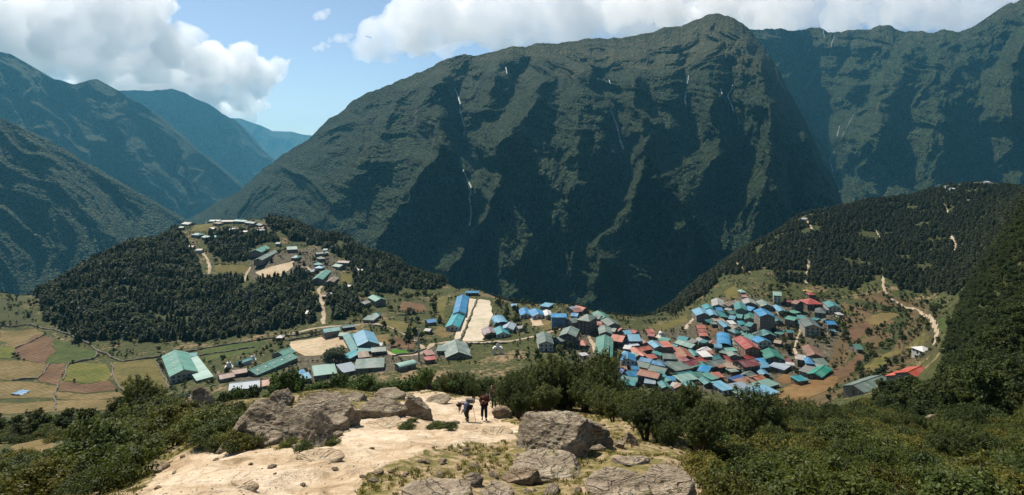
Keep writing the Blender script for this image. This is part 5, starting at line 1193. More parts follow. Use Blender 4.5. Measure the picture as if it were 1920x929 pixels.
# ------------------------------------------------------------------ keep the woods off fields, tracks and houses
def clear_xy(x, y, pad=1.5):
    ok = clear_houses(x, y, pad)
    for Q in KEEPXY:
        a, b = Q.min(0), Q.max(0); m = (x > a[0]) & (x < b[0]) & (y > a[1]) & (y < b[1])
        if m.any():
            i = np.nonzero(m)[0]; ok[i] &= ~in_poly(x[i], y[i], Q)
    return ok
_ONES = ['', 'first', 'second', 'third', 'fourth', 'fifth', 'sixth', 'seventh', 'eighth', 'ninth', 'tenth', 'eleventh', 'twelfth', 'thirteenth', 'fourteenth', 'fifteenth', 'sixteenth', 'seventeenth', 'eighteenth', 'nineteenth', 'twentieth']
def ordinal(k):
    if k <= 20: return _ONES[k]
    return ('twenty-' if k < 30 else 'thirty-') + _ONES[k - 20 if k < 30 else k - 30] if k not in (30,) else 'thirtieth'
def number_off(objs, noun, place, per=16):
    """objs: (object, plate x, distance, look word) -> labels by row and place in the row"""
    objs = sorted(objs, key=lambda t: t[2]); nr = max(1, math.ceil(len(objs) / per)); size = math.ceil(len(objs) / nr)
    for r in range(nr):
        row = sorted(objs[r * size:(r + 1) * size], key=lambda t: t[1])
        for i, t in enumerate(row):
            pos = 'leftmost' if i == 0 else 'rightmost' if i == len(row) - 1 else ordinal(i + 1) + ' from left'
            rw = '' if nr == 1 else (', front row' if r == 0 else ', back row' if r == nr - 1 else f', {ordinal(r + 1)} row')
            t[0]['label'] = f'{t[3]}{noun}, {pos}{rw} {place}'

def clear_of(px, py, y): return clear_xy((px - HX) / FOC * y, y)
woods()

# ------------------------------------------------------------------ single trees about the village
RND = [proto_tree(31, 5, 4.4, .34, 90, 9, M_BROAD, .16), proto_tree(32, 4.2, 4.4, .32, 90, 9, M_SHRUB, .14), proto_tree(33, 5.5, 4.0, .34, 90, 9, M_PINE, .16)]
def village_trees(poly, step, prob, seed, label, group, smin, smax, maxn, extra=()):
    rs = np.random.RandomState(seed); P = np.array(ray_ground_many(poly, 230.))
    x, y, z, px, py = ground_points(P[:, 0].min(), P[:, 0].max(), P[:, 1].min(), P[:, 1].max(), step, seed)
    m = in_poly(px, py, poly) & (rs.rand(len(x)) < prob) & (noise2(x / 22., y / 22. + seed) > -.15)
    x, y, z = x[m], y[m], z[m]; ok = clear_xy(x, y, 1.0); x, y, z = x[ok], y[ok], z[ok]
    idx = rs.permutation(len(x))[:maxn]; made = []
    for i in idx:
        k = rs.randint(0, 7); pr = CON[2] if k == 0 else RND[k % 3]; s = rs.uniform(smin, smax) * (.7 if k == 0 else 1.25)
        o = plant('tree', pr, (x[i], y[i], z[i] - .1), (s, s, s * rs.uniform(.85, 1.15)), rs.rand() * 6.28, label, 'tree', group)
        made.append((o, x[i] / y[i], y[i], ('large ' if s > .8 * (smin + smax) * .75 else 'small ')))
    nn, pl = label; number_off(made, nn, pl)
village_trees([(1570,575),(1640,545),(1730,560),(1770,600),(1730,640),(1690,690),(1640,715),(1590,715),(1570,660)], 7, .62, 1, ('dark bush', 'on the terraces right of the bazaar'), 'trees on the right terraces', .45, .95, 85)
village_trees([(1440,700),(1500,695),(1590,715),(1560,752),(1440,760)], 9, .35, 2, ('round bush', 'on the rust-brown slope'), 'bushes on the rust-brown slope', .4, .9, 14)
village_trees([(930,560),(1010,575),(1060,600),(1130,640),(1120,680),(1000,680),(900,660),(905,600)], 7, .5, 3, ('bushy tree', 'between pitch and bazaar'), 'trees between pitch and bazaar', .5, 1.15, 48)
village_trees([(650,545),(830,530),(842,560),(820,640),(740,655),(690,620),(650,600)], 8, .5, 4, ('round tree', 'among plots right of the hill'), 'trees among the plots right of the hill', .6, 1.3, 52)
village_trees([(375,640),(540,630),(600,630),(560,690),(480,715),(380,715)], 8, .45, 5, ('garden tree', 'by the lower left stupas'), 'trees round the stupa garden', .4, .8, 26)
village_trees([(1430,540),(1570,530),(1590,640),(1560,700),(1440,700),(1420,620)], 8, .42, 6, ('dark bush', 'among the upper bazaar houses'), 'bushes in the upper bazaar', .5, 1.0, 44)
village_trees([(1150,620),(1400,620),(1440,720),(1200,700)], 11, .2, 7, ('bush', 'between the bazaar roofs'), 'bushes between bazaar roofs', .35, .6, 14)
village_trees([(0,560),(70,550),(130,600),(300,650),(380,650),(560,622),(560,632),(380,660),(300,668),(180,650),(60,605),(0,600)], 8, .4, 8, ('tree', 'at the foot of the wooded hill'), 'trees at the foot of the hill', .4, .85, 26)
village_trees([(372,470),(400,470),(520,455),(560,470),(640,480),(690,510),(670,560),(615,545),(560,505),(470,500),(400,500)], 9, .45, 9, ('tree', 'in the hill school grounds'), 'trees in the school grounds', .6, 1.1, 44)
village_trees([(285,690),(305,680),(325,730),(310,740)], 5, .7, 10, ('low bush', 'left of the large green-roofed hall'), 'bushes beside the large hall', .4, .6, 9)
WIL = proto_tree(41, 9, 15, .42, 380, 14, M_WILLOW, .45, .12)
q = ray_ground(628, 684, 230.); plant('willow_tree', WIL, (q[0], q[1], q[2]), 1.15, 0, 'big pale grey-green willow beside the sandy yard', 'tree', None)
q = ray_ground(775, 640, 230.); plant('tree', RND[0], q, (1.6, 1.6, 2.6), 1., 'tall dark tree beside the pale dead trunk', 'tree', None)
q = ray_ground(765, 655, 230.); plant('tree', RND[2], q, (1.5, 1.5, 2.0), 2., 'broad dark tree left of the pale dead trunk', 'tree', None)

def scrub():
    rs = np.random.RandomState(21)
    x, y, z, px, py = ground_points(-620, 520, 270, 980, 4.2, 23)
    m = (px > -80) & (px < 1980) & (y > 300 + 120 * noise2(x / 60., y / 60.) * .2) & (noise2(x / 19. + 4, y / 19.) + .45 * noise2(x / 6., y / 6. + 8) > np.where(in_poly(px, py, [(1430,690),(1480,560),(1640,540),(1770,570),(1760,650),(1690,700),(1600,730)]), -.12, .20))
    for p in HILL_WOOD: m &= ~in_poly(px, py, p)
    x, y, z = x[m], y[m], z[m]; ok = clear_xy(x, y, .6); x, y, z = x[ok], y[ok], z[ok]; n = len(x)
    scatter('undergrowth', 'low dark scrub dotted over the slopes around the village', np.stack([x, y, z - .15], 1), rs.uniform(.16, .5, n) * (1 + .6 * (rs.rand(n) < .18)), rs.rand(n) * 6.28, rs.randint(0, 3, n).astype(float), [merged(a, b, 'scrub') for a, b in RND])
    print('scrub', n)
scrub()
# ------------------------------------------------------------------ foreground rocks
def mat_rock(name, a, b_, c, ck=.8):
    m, nt, b = new_mat(name); g = NT(nt); p = g.coord('Object')
    n1 = g.noise(p, .9, 6, .6); st = g.noise(g.mapping(p, (1.2, 1.2, 7), (.5, .3, 0)), 1.6, 5, .65, .5); n3 = g.noise(p, 9, 4, .6)
    col = g.ramp(g.math('ADD', g.math('MULTIPLY', n1, .45), g.math('MULTIPLY', st, .55)), [(.36, a), (.5, b_), (.64, c)])
    col = g.mix(g.maprange(n3, .55, .72, 0, .6), col, (.045, .042, .036))
    col = g.mix(g.math('MULTIPLY', g.maprange(g.noise(p, 2.2, 4), .58, .68, 0, .75), g.maprange(g.normz(), .2, .8)), col, (.17, .15, .06))
    col = g.mix(g.math('MULTIPLY', g.maprange(g.noise(p, 5.5, 3, .5), .60, .66, 0, .6), g.maprange(n1, .45, .6)), col, (.36, .35, .28))
    crack = g.noise(g.mapping(p, (.8, .8, 4.5), (.6, .35, .2)), 1.3, 3, .5, 1.2)
    crack = g.math('ABSOLUTE', g.math('SUBTRACT', crack, .5))
    col = g.mix(g.math('MULTIPLY', g.maprange(crack, 0, .016, ck, 0), g.maprange(n1, .42, .55)), col, (.035, .03, .026))
    nt.links.new(col, b.inputs['Base Color'])
    h = g.math('ADD', g.math('ADD', g.math('MULTIPLY', st, 1.0), g.math('MULTIPLY', n3, .35)), g.math('MULTIPLY', g.maprange(crack, 0, .03), .3))
    nt.links.new(g.bump(h, 1.0, .16), b.inputs['Normal']); return m
M_ROCK = mat_rock('grey_rock', (.115, .090, .060), (.24, .197, .14), (.37, .315, .23)); M_TAN = mat_rock('tan_rock', (.15, .105, .065), (.26, .20, .135), (.37, .30, .22)); M_SLAB = mat_rock('slab_rock', (.17, .135, .092), (.30, .245, .175), (.41, .345, .255), .5)
M_TRAILSLAB = mat_rock('trail_slab', (.30, .225, .14), (.42, .325, .215), (.52, .43, .31), .0)
_ICO = {}
def ico(k):
    if k not in _ICO:
        b = bmesh.new(); bmesh.ops.create_icosphere(b, subdivisions=k, radius=1); _ICO[k] = (np.array([v.co[:] for v in b.verts]), np.array([[v.index for v in f.verts] for f in b.faces])); b.free()
    return _ICO[k]
def rock_mesh(name, dims, seed, mat, sub=5, planes=None, rough=.09):
    V, F = ico(sub); rs = np.random.RandomState(seed)
    pl = list(planes or [])
    for i in range(9 if planes is None else 5):
        n = rs.randn(3); n /= np.linalg.norm(n); pl.append((n, rs.uniform(.62, .9)))
    r = np.full(len(V), 1.12)
    for n, d in pl:
        n = np.array(n, float); n /= np.linalg.norm(n); c = V @ n
        r = np.where(c > 1e-3, np.minimum(r, d / np.maximum(c, 1e-3)), r)
    P = V * r[:, None]; q = P * 1.7 + seed * 3.7
    t = P @ np.array([.25, .35, .9])
    d = .55 * noise3(*(q.T)) + .32 * noise3(*(q * 2.3).T) + .2 * noise3(*(q * 5.1).T) + .11 * noise3(*(q * 11).T) + .28 * np.abs(noise3(q[:, 0] * .5, q[:, 1] * .5, t * 9 + seed)) 
    P = P + V * (d * rough * 1.7)[:, None]
    return mesh_np(name, P * np.array(dims) / 2, F, mat)
def rock(kind, x0, x1, yt, yb, label, seed, mat=None, depth=.8, planes=None, sub=5, rot=0.0, group=None, sink=.18, y0=5.0, rough=.09, tilt=(0, 0)):
    x, y, z = ray_ground((x0 + x1) / 2, yb, y0)
    w = (x1 - x0) / FOC * y; h = (yb - yt) / FOC * y
    yc = y + w * depth * .30; s = yc / y
    w *= s; gh = float(height(np.array([(x * s)]), np.array([yc]))[0])
    top = -(yt - HY) / FOC * yc; h = max(top - gh, .25 * w * .5) ; h = h / (1 - sink * .5)
    me = rock_mesh(kind, (w, w * depth, h * 1.75), seed, mat or M_ROCK, sub, planes, rough)
    o = link(kind, me, None, (x * s, yc, gh + h * .16), rot); o.rotation_euler = (tilt[0], tilt[1], rot)
    ROCKS.append((x * s, yc, w * .5)); return tag(o, label, kind if kind in ('boulder', 'stone') else 'rock', group)
ROCKS = []
rock('boulder', 325, 402, 735, 800, 'dark grey peaked boulder left of the large slanting boulder', 3, depth=.8, planes=[((-.7,-.3,.55), .55), ((.6,-.3,.7), .58), ((0,-1,.2), .7)])
rock('boulder', 418, 575, 741, 834, 'large grey slanting boulder on the left of the trail', 5, depth=.8, planes=[((.50,-.36,.8), .36), ((-.70,-.1,.6), .58), ((-.2,-1,.35), .68), ((.1,.6,.6), .7)], sub=6)
rock('boulder', 560, 632, 778, 838, 'low grey rock tail at the foot of the large slanting boulder', 7, depth=.9, planes=[((.65,-.2,.7), .42), ((-.3,-.7,.6), .6)])
rock('boulder', 550, 672, 740, 806, 'flat-topped grey boulder with dark right face beside the trail', 9, depth=.75, planes=[((.12,-.22,1), .50), ((1,-.3,.05), .72), ((-.2,-1,.1), .74)], sub=6)
rock('boulder', 506, 552, 727, 764, 'small slab tilted behind the slanting boulder', 11, depth=.8, planes=[((.5,-.2,.8), .45)])
rock('boulder', 676, 760, 748, 786, 'long low grey boulder right of the flat-topped one', 13, depth=.7, planes=[((.1,-.25,1), .5), ((0,-1,.1), .7)])
rock('boulder', 758, 808, 742, 784, 'upright brown-faced boulder at the right end of the row', 15, depth=.8, planes=[((-.35,-1,.15), .55), ((.3,-.1,.9), .62)], mat=M_ROCK)
rock('boulder', 970, 1118, 770, 862, 'biggest pale grey boulder in the middle right of the foreground', 17, depth=.85, planes=[((-.28,-.5,.82), .56), ((.05,.1,1), .62), ((.9,-.3,.2), .78), ((-.8,-.3,.4), .72)], sub=6)
rock('boulder', 1094, 1142, 786, 834, 'dark shaded block leaning on the right of the biggest boulder', 19, depth=.9, planes=[((.1,-1,.05), .62), ((.3,.1,.9), .6)])
rock('stone', 602, 652, 780, 810, 'pale angular block in front of the flat-topped boulder', 21, M_SLAB, .8, [((0,-.2,1), .5), ((0,-1,.1), .6)], 4)
rock('stone', 945, 1010, 879, 909, 'pinkish wedge-shaped stone at the bottom centre', 23, M_TAN, .6, [((-.15,-.25,1), .45), ((.2,-1,-.1), .6)], 5)
rock('boulder', 962, 1100, 856, 900, 'flat grey outcrop in front of the biggest boulder', 25, M_SLAB, .7, [((.1,-.3,1), .38), ((.9,0,.3), .75)], 5)
rock('stone', 279, 318, 869, 884, 'tan stone lying at the left edge of the trail', 27, M_TAN, .6, [((0,-.2,1), .5)], 4)
rock('stone', 484, 528, 809, 834, 'smooth pale slab half buried under the slanting boulder', 29, M_SLAB, .8, [((0,-.4,1), .45)], 4)
rock('boulder', 1735, 1790, 783, 810, 'pale tan boulder among shrubs at far right', 31, M_TAN, .8, [((-.2,-.3,1), .55)], 5)
rock('boulder', 1195, 1295, 884, 935, 'layered grey ledge at the bottom right of the trail', 33, M_SLAB, .8, [((-.2,-.4,.9), .45)], 5)
rock('boulder', 1100, 1215, 893, 935, 'weathered outcrop along the bottom edge right of centre', 35, M_SLAB, .8, [((.1,-.4,.9), .42)], 5)
rock('stone', 1150, 1216, 857, 871, 'thin flat slab lying on the dry turf', 37, M_SLAB, .5, [((0,-.2,1), .4)], 4)
rock('stone', 1166, 1197, 813, 832, 'tan stone right of the dark shaded block', 39, M_TAN, .8, None, 4)
rock('stone', 1128, 1150, 822, 838, 'small grey stone below the dark shaded block', 41, None, .8, None, 4)
rock('stone', 1148, 1172, 826, 840, 'small pale stone between dark block and dry turf', 43, M_SLAB, .8, None, 4)
rock('stone', 922, 958, 766, 784, 'pale broken stone beside the hikers', 45, M_TAN, .8, None, 4)
rock('boulder', 640, 690, 735, 752, 'low rock on the trail crest behind the boulders', 47, None, .8, [((0,-.2,1), .45)], 4)
rock('boulder', 705, 760, 728, 746, 'mossy low rock near the trail bend', 49, None, .8, [((0,-.2,1), .45)], 4)
rock('stone', 800, 846, 742, 756, 'grey rock splitting the trail below the shrubs', 51, None, .8, [((0,-.2,1), .5)], 4)
rock('stone', 868, 908, 893, 912, 'dark rooty clump of stone at the bottom centre', 53, None, .8, None, 4)
rock('boulder', 760, 880, 908, 938, 'pale slab cropping out at the bottom edge', 55, M_SLAB, .8, [((0,-.4,1), .4)], 5)
rock('boulder', 890, 960, 912, 938, 'bluish grey slab at the bottom edge left of the wedge stone', 57, M_SLAB, .8, [((.1,-.4,1), .4)], 5)
for k, (x0, x1, yt, yb, w_) in enumerate([(690,760,786,800,'left of the hikers'),(560,640,848,862,'under the low rock tail'),(900,960,808,816,'left of the biggest boulder'),(420,480,906,918,'at the bottom left of the trail')]):
    rock('stone', x0, x1, yt, yb, 'worn pale slab flush with the trail ' + w_, 90 + k, M_TRAILSLAB, .7, [((0,-.15,1), .30), ((.1,0,1), .32)], 4, sink=.3, rough=.05)
# loose stones: many alike, each its own object, sharing a few meshes
STN = [rock_mesh('stone', (1, .85, .6), 60 + k, (M_SLAB, M_TRAILSLAB, M_TAN)[k % 3], 3, None, .1) for k in range(6)]
rs = np.random.RandomState(77); cnt = 0; LS = ([], [])
for px, py in [(a, b) for a, b in zip(rs.uniform(260, 1300, 900), rs.uniform(760, 928, 900))]:
    if cnt >= 120: break
    q = ray_ground(px, py, 6.0)
    if q[1] > 60 or any(math.hypot(q[0] - a, q[1] - b) < c * 1.0 for a, b, c in ROCKS): continue
    edge = in_poly(np.array([px]), np.array([py]), TRAIL)[0]
    if edge and rs.rand() < .75: continue
    s = rs.uniform(.08, .22) if rs.rand() < .8 else rs.uniform(.22, .45)
    o = link('loose_stone', STN[rs.randint(0, 6)], None, (q[0], q[1], q[2] + s * .08), rs.rand() * 6.28); o.scale = (s * 1.2, s, s); cnt += 1; LS[int(edge)].append((o, px, q[1], 'bigger ' if s > .24 else 'small '))
    tag(o, 'small loose stone lying on the trail' if edge else 'small loose stone on the dry turf beside the trail', 'stone', 'loose stones on the trail' if edge else 'loose stones on the turf')
number_off(LS[1], 'loose stone', 'on the sandy trail', 20); number_off(LS[0], 'loose stone', 'on the turf beside the trail', 20)
n = 5000; px = rs.uniform(200, 1320, n); py = 735 + (935 - 735) * rs.rand(n) ** .8
pts = [ray_ground(a, b, 5.0) for a, b in zip(px[:900], py[:900])]
P = np.array([p for p in pts if p[1] < 65]); n = len(P)
scatter('gravel', 'fine grit and pebbles on the trail', P, rs.uniform(.012, .05, n), rs.rand(n) * 6.28, rs.randint(0, 6, n).astype(float), STN)

# ------------------------------------------------------------------ foreground shrubs and trees
SHR = [proto_shrub(51, 2.2, 1.6, .058, 120, 38, M_SHRUB), proto_shrub(52, 2.4, 1.4, .055, 130, 36, M_SHRUB), proto_shrub(53, 2.0, 1.5, .058, 110, 36, M_SHRUBY), proto_shrub(54, 2.2, 1.9, .058, 120, 36, M_BROAD)]
JUN = [proto_shrub(55, 2.6, 3.0, .07, 200, 34, M_JUNI, .7, 6, .3), proto_shrub(56, 2.4, 3.6, .07, 200, 34, M_JUNI, .7, 6, .3), proto_shrub(57, 3.0, 2.6, .07, 200, 34, M_JUNI, .5, 7, .3)]
FRE = [proto_shrub(58, 2.2, 3.0, .10, 130, 24, M_FRESH, .3, 6), proto_shrub(59, 2.4, 3.4, .10, 130, 24, M_FRESH, .3, 6), proto_shrub(60, 2.2, 2.6, .10, 120, 24, M_BROAD, .2, 6)]
BRD = [proto_tree(61, 7, 6, .20, 260, 22, M_DARKB, .2, .12), proto_tree(62, 6, 6.5, .20, 260, 22, M_DARKB, .2, .1), proto_tree(63, 7.5, 5, .20, 240, 22, M_JUNI, .2, .1)]
REDP = proto_shrub(64, 1.2, 1.3, .06, 40, 18, M_REDLEAF, 0, 4)
LOOK = dict(shrub_leaves='olive ', yellowing_leaves='yellowish ', juniper_sprays='dark ', fresh_leaves='bright green ', broad_leaves='deep green ')
def in_rocks(x, y, pad=.2): return any(math.hypot(x - a, y - b) < c * .92 + pad for a, b, c in ROCKS)
def thicket(kind, protos, poly, yr, step, prob, smin, smax, seed, label, group, maxn, stuff=None, names=('foliage', 'stem'), weights=None, rockpad=.25):
    rs = np.random.RandomState(seed)
    xs = [(p[0] - HX) / FOC * yy for p in poly for yy in yr]
    x, y, z, px, py = ground_points(min(xs), max(xs), yr[0], yr[1], step, seed)
    m = in_poly(px, py, poly) & (rs.rand(len(x)) < prob) & ~(in_poly(px, py, TRAIL) & (y < 61))
    x, y, z = x[m], y[m], z[m]
    keep = [i for i in range(len(x)) if not (y[i] < 70 and in_rocks(x[i], y[i], rockpad))]
    if seed != 999: 
        ok = clear_xy(x, y, 1.0); keep = [i for i in keep if ok[i]]
    pxk = HX + FOC * x / y; keep.sort(key=lambda i: y[i] * (1 + .1 * rs.rand()) + (1e4 if not -30 < pxk[i] < 1950 or HY - FOC * z[i] / y[i] > 985 else 0)); near, far = keep[:maxn], keep[maxn:]
    w_ = np.array(weights if weights else [1.0 / len(protos)] * len(protos)); cw = np.cumsum(w_)
    u_ = np.clip(.5 + .42 * noise2(x / (step * 4.) + seed, y / (step * 4.)) * 1.5 + rs.uniform(-.22, .22, len(x)), 0, .999); kd = np.searchsorted(cw / cw[-1], u_, side='right')
    sc = rs.uniform(smin, smax, len(x)) * (1 + .35 * noise2(x / (step * 3.) + 40, y / (step * 3.) + seed)) * np.where(rs.rand(len(x)) < .1, 1.3, 1.0)
    made = []; nn, pl = label
    for i in near:
        s = float(sc[i]); o = plant(kind, protos[kd[i]], (x[i], y[i], z[i] - .08), (s, s, s * rs.uniform(.8, 1.2)), rs.rand() * 6.28, 'x', 'shrub' if 'shrub' in kind else 'tree', group, names); made.append((o, x[i] / y[i], y[i], LOOK.get(protos[kd[i]][0].materials[0].name, '')))
    number_off(made, nn, pl, 20)
    if far and stuff:
        far = np.array(far); scatter(stuff[0], stuff[1], np.stack([x[far], y[far], z[far] - .08], 1), sc[far], rs.rand(len(far)) * 6.28, kd[far].astype(float), [merged(a, b, kind) for a, b in protos])
    return len(near), len(far)
C = []
C.append(thicket('shrub', SHR, [(-40,940),(-40,862),(60,862),(130,852),(250,838),(300,850),(265,895),(235,940)], (18, 75), 1.35, .75, .55, 1.0, 1, ('shrub', 'in the lower left corner'), 'shrubs in the lower left corner', 50, ('undergrowth', 'dense low scrub at lower left'), weights=[.35, .25, .2, .2]))
C.append(thicket('shrub', SHR, [(-40,838),(-40,775),(120,775),(280,770),(330,790),(410,800),(420,835),(330,845),(290,842),(240,832),(150,830)], (24, 115), 1.9, .7, .6, 1.05, 2, ('shrub', 'on the slope below the left fields'), 'shrubs on the left slope', 55, ('undergrowth', 'scrub on the left slope'), weights=[.35, .25, .25, .15]))
C.append(thicket('juniper_tree', JUN, [(215,800),(225,778),(330,772),(340,790),(290,806)], (40, 120), 3.0, .8, .7, 1.15, 3, ('juniper', 'behind the left slope shrubs'), 'junipers on the left slope', 16))
C.append(thicket('leafy_tree', FRE, [(330,830),(560,830),(560,725),(480,725),(330,755)], (52, 92), 2.0, .75, .34, .66, 4, ('young tree', 'behind the left boulders'), 'young trees behind the left boulders', 26, None))
C.append(thicket('leafy_tree', FRE, [(540,830),(860,830),(862,728),(700,728),(540,728)], (62, 96), 1.6, .85, .42, .82, 5, ('young tree', 'beyond the trail bend'), 'young trees beyond the trail bend', 60, ('undergrowth', 'green thicket beyond the trail bend'), weights=[.4, .4, .2]))
C.append(thicket('juniper_tree', JUN, [(958,765),(958,735),(940,728),(1000,735),(1130,760),(1150,785),(1060,765),(985,795),(960,785)], (34, 95), 1.6, .9, .55, 1.02, 6, ('juniper', 'behind the biggest boulder'), 'junipers behind the biggest boulder', 50, ('undergrowth', 'dark juniper grove in the centre')))
C.append(thicket('juniper_tree', JUN + FRE[2:], [(835,830),(835,728),(975,728),(975,830)], (63, 92), 1.6, .9, .5, .9, 16, ('tree', 'behind the hikers'), 'trees behind the hikers', 24, ('undergrowth', 'dark thicket behind the hikers')))
C.append(thicket('juniper_tree', JUN, [(1140,800),(1150,780),(1300,778),(1420,790),(1400,845),(1330,880),(1260,850),(1215,830),(1200,805)], (19, 60), 1.15, .9, .32, .6, 7, ('juniper', 'right of the biggest boulder'), 'junipers right of the biggest boulder', 50, ('undergrowth', 'olive juniper grove right of the trail')))
C.append(thicket('shrub', SHR + JUN[:1], [(1290,1400),(1290,945),(1310,890),(1400,850),(1420,800),(1560,775),(1700,745),(1940,700),(2350,560),(2350,1400),(1290,1400)], (9.5, 130), 1.3, .8, .45, .85, 8, ('shrub', 'on the right foreground slope'), 'shrubs on the right foreground slope', 150, ('undergrowth', 'dense scrub on the right foreground slope'), weights=[.3, .2, .2, .15, .15]))
C.append(thicket('leafy_tree', BRD, [(1775,745),(1772,700),(1776,650),(1788,600),(1806,560),(1826,500),(1850,440),(1880,400),(1960,365),(2350,330),(2350,720),(1800,760)], (95, 420), 2.8, .85, .30, .66, 9, ('big tree', 'on the right slope'), 'trees on the right-edge slope', 75, ('undergrowth', 'trees on the right-hand slope'), names=('crown', 'trunk')))
C.append(thicket('leafy_tree', BRD, [(1640,765),(1740,715),(1800,700),(1950,690),(2300,640),(2300,800),(1800,800),(1690,790)], (52, 125), 2.5, .8, .34, .62, 19, ('mid-sized tree', 'above the right foreground shrubs'), 'trees above the right foreground shrubs', 50, ('undergrowth', 'trees above the right foreground scrub'), names=('crown', 'trunk')))
C.append(thicket('leafy_tree', BRD, [(-40,800),(60,795),(200,785),(330,790),(320,815),(150,835),(-40,835)], (40, 115), 4.2, .6, .25, .48, 20, ('dark tree', 'rising from the left slope scrub'), 'trees in the left slope scrub', 24, None, names=('crown', 'trunk')))
hum = []
for k_, (px_, py_) in enumerate([(806,804),(816,801),(826,800),(836,802),(844,806),(822,806),(775,790),(766,800),(760,806)]):
    q = ray_ground(px_, py_, 6.); s_ = .16 + .05 * (k_ % 3); hum.append((plant('shrub', SHR[(0, 3, 1)[k_ % 3]], (q[0], q[1], q[2] - .05), (s_ * 1.3, s_ * 1.3, s_), k_ * 1.3, 'x', 'shrub', 'greenery on the trail hummocks', ('foliage', 'stem')), q[0] / q[1], q[1], 'tiny '))
number_off(hum, 'green tussock', 'on the hummocks in the sandy trail')
C.append(thicket('shrub', SHR, [(380,835),(415,795),(470,800),(480,828),(430,842)], (20, 40), 1.1, .9, .45, .75, 11, ('shrub', 'before the large slanting boulder'), 'shrubs in front of the slanting boulder', 9))
fr = []
for k_, (px_, py_, s_) in enumerate([(392,806,.62),(404,822,.55),(428,834,.5),(452,838,.55),(474,832,.42),(384,832,.5),(362,818,.6),(344,830,.55),(408,842,.35),(440,846,.32),(330,812,.6),(612,828,.3),(624,836,.26),(575,846,.25),(540,836,.28)]):
    q = ray_ground(px_, py_, 6.); fr.append((plant('shrub', SHR[(0, 3, 1, 2)[k_ % 4]], (q[0], q[1] - .15, q[2] - .05), s_, k_ * 1.7, 'x', 'shrub', 'shrubs at the foot of the slanting boulder', ('foliage', 'stem')), px_, q[1], 'bushy '))
number_off(fr, 'shrub', 'at the foot of the slanting boulder')
print('thickets', C)
for px, py, lb in ((296, 838, 'red-leaved bush at the left edge of the trail'), (1690, 800, 'orange-leaved bush among the right-hand shrubs')):
    q = ray_ground(px, py, 6.0); plant('shrub', REDP, q, .8, 1., lb, 'shrub', None, ('foliage', 'stem'))
# grass
def proto_tuft(seed, n=40, h=.075):
    rs = np.random.RandomState(seed); V, F = [], []
    for i in range(n):
        a = rs.rand() * 6.28; r = rs.rand() * .16; b = np.array([math.cos(a) * r, math.sin(a) * r, 0]); l = h * rs.uniform(.5, 1.2); d = np.array([math.cos(a), math.sin(a), 0]) * l * rs.uniform(.2, .7)
        s = np.array([-math.sin(a), math.cos(a), 0]) * .014; k = len(V)
        V += [b - s, b + s, b + d * .4 + s * .7 + [0, 0, l * .7], b + d * .4 - s * .7 + [0, 0, l * .7], b + d + [0, 0, l]]
        F += [(k, k + 1, k + 2, k + 3), (k + 3, k + 2, k + 4, k + 4)]
    V = np.array(V); me = bpy.data.meshes.new('tuft'); me.from_pydata([tuple(v) for v in V], [], [f if f[2] != f[3] else f[:3] for f in F]); me.materials.append(M_GRASS); attr_f(me, 'tone', np.repeat(rs.rand(n), 5)); return me
TUF = [proto_tuft(71), proto_tuft(72, 46, .05), proto_tuft(73, 34, .10)]
x, y, z, px, py = ground_points(-22, 26, 8, 62, .27, 15)
tr = in_poly(px + 8 * noise2(x * 1.2, y * 1.2), py + 5 * noise2(x * 1.2 + 7, y * 1.2), TRAIL)
d = noise2(x / 2.2, y / 2.2) + .5 * noise2(x / .7, y / .7)
m = ~tr & (d > .02) & (px > -60) & (px < 1980) & (py < 960)
P = np.stack([x, y, z], 1)[m]; n = len(P); rs = np.random.RandomState(3)
scatter('grass', 'dry tufted grass on the turf beside the trail', P, rs.uniform(.35, .95, n), rs.rand(n) * 6.28, rs.randint(0, 3, n).astype(float), TUF); print('tufts', n)
# ------------------------------------------------------------------ three hikers on the trail
def flat(name, col, rough=.8):
    m, nt, b = new_mat(name); g = NT(nt); n = g.noise(g.coord('Object'), 9, 3)
    nt.links.new(g.mix(g.maprange(n, .3, .7, 0, .4), col, tuple(x * .6 for x in col)), b.inputs['Base Color']); b.inputs['Roughness'].default_value = rough; return m
M_SKIN, M_HAIR, M_SHOE = flat('skin', (.30, .17, .11), .6), flat('black_hair', (.012, .010, .009), .5), flat('dark_shoe', (.03, .027, .025))
BENCH = bpy.data.scenes.new('bench')              # a separate empty scene to evaluate modifiers in, removed again below
def bench_graph():
    with bpy.context.temp_override(scene=BENCH, view_layer=BENCH.view_layers[0]): return bpy.context.evaluated_depsgraph_get()
def skin(name, J, E, root, mat, sub=1):
    """continuous surface grown along a skeleton. J: name -> (x, y, z, radius); E: list of chains"""
    names = list(J); ix = {n: i for i, n in enumerate(names)}
    me = bpy.data.meshes.new(name); ed = set()
    for ch in E:
        for a, b in zip(ch[:-1], ch[1:]): ed.add((ix[a], ix[b]))
    me.from_pydata([J[n][:3] for n in names], list(ed), [])
    o = bpy.data.objects.new(name, me); BENCH.collection.objects.link(o)
    md = o.modifiers.new('skin', 'SKIN'); md.use_smooth_shade = True; md.branch_smoothing = .3
    sv = me.skin_vertices[0].data
    for n in names:
        r = J[n][3]; sv[ix[n]].radius = (r, r) if not isinstance(r, tuple) else r; sv[ix[n]].use_root = (n == root)
    ms = o.modifiers.new('sub', 'SUBSURF'); ms.levels = sub; ms.render_levels = sub
    dg = bench_graph(); m2 = bpy.data.meshes.new_from_object(o.evaluated_get(dg))
    bpy.data.objects.remove(o); m2.materials.clear(); m2.materials.append(mat)
    for p in m2.polygons: p.use_smooth = True
    return m2
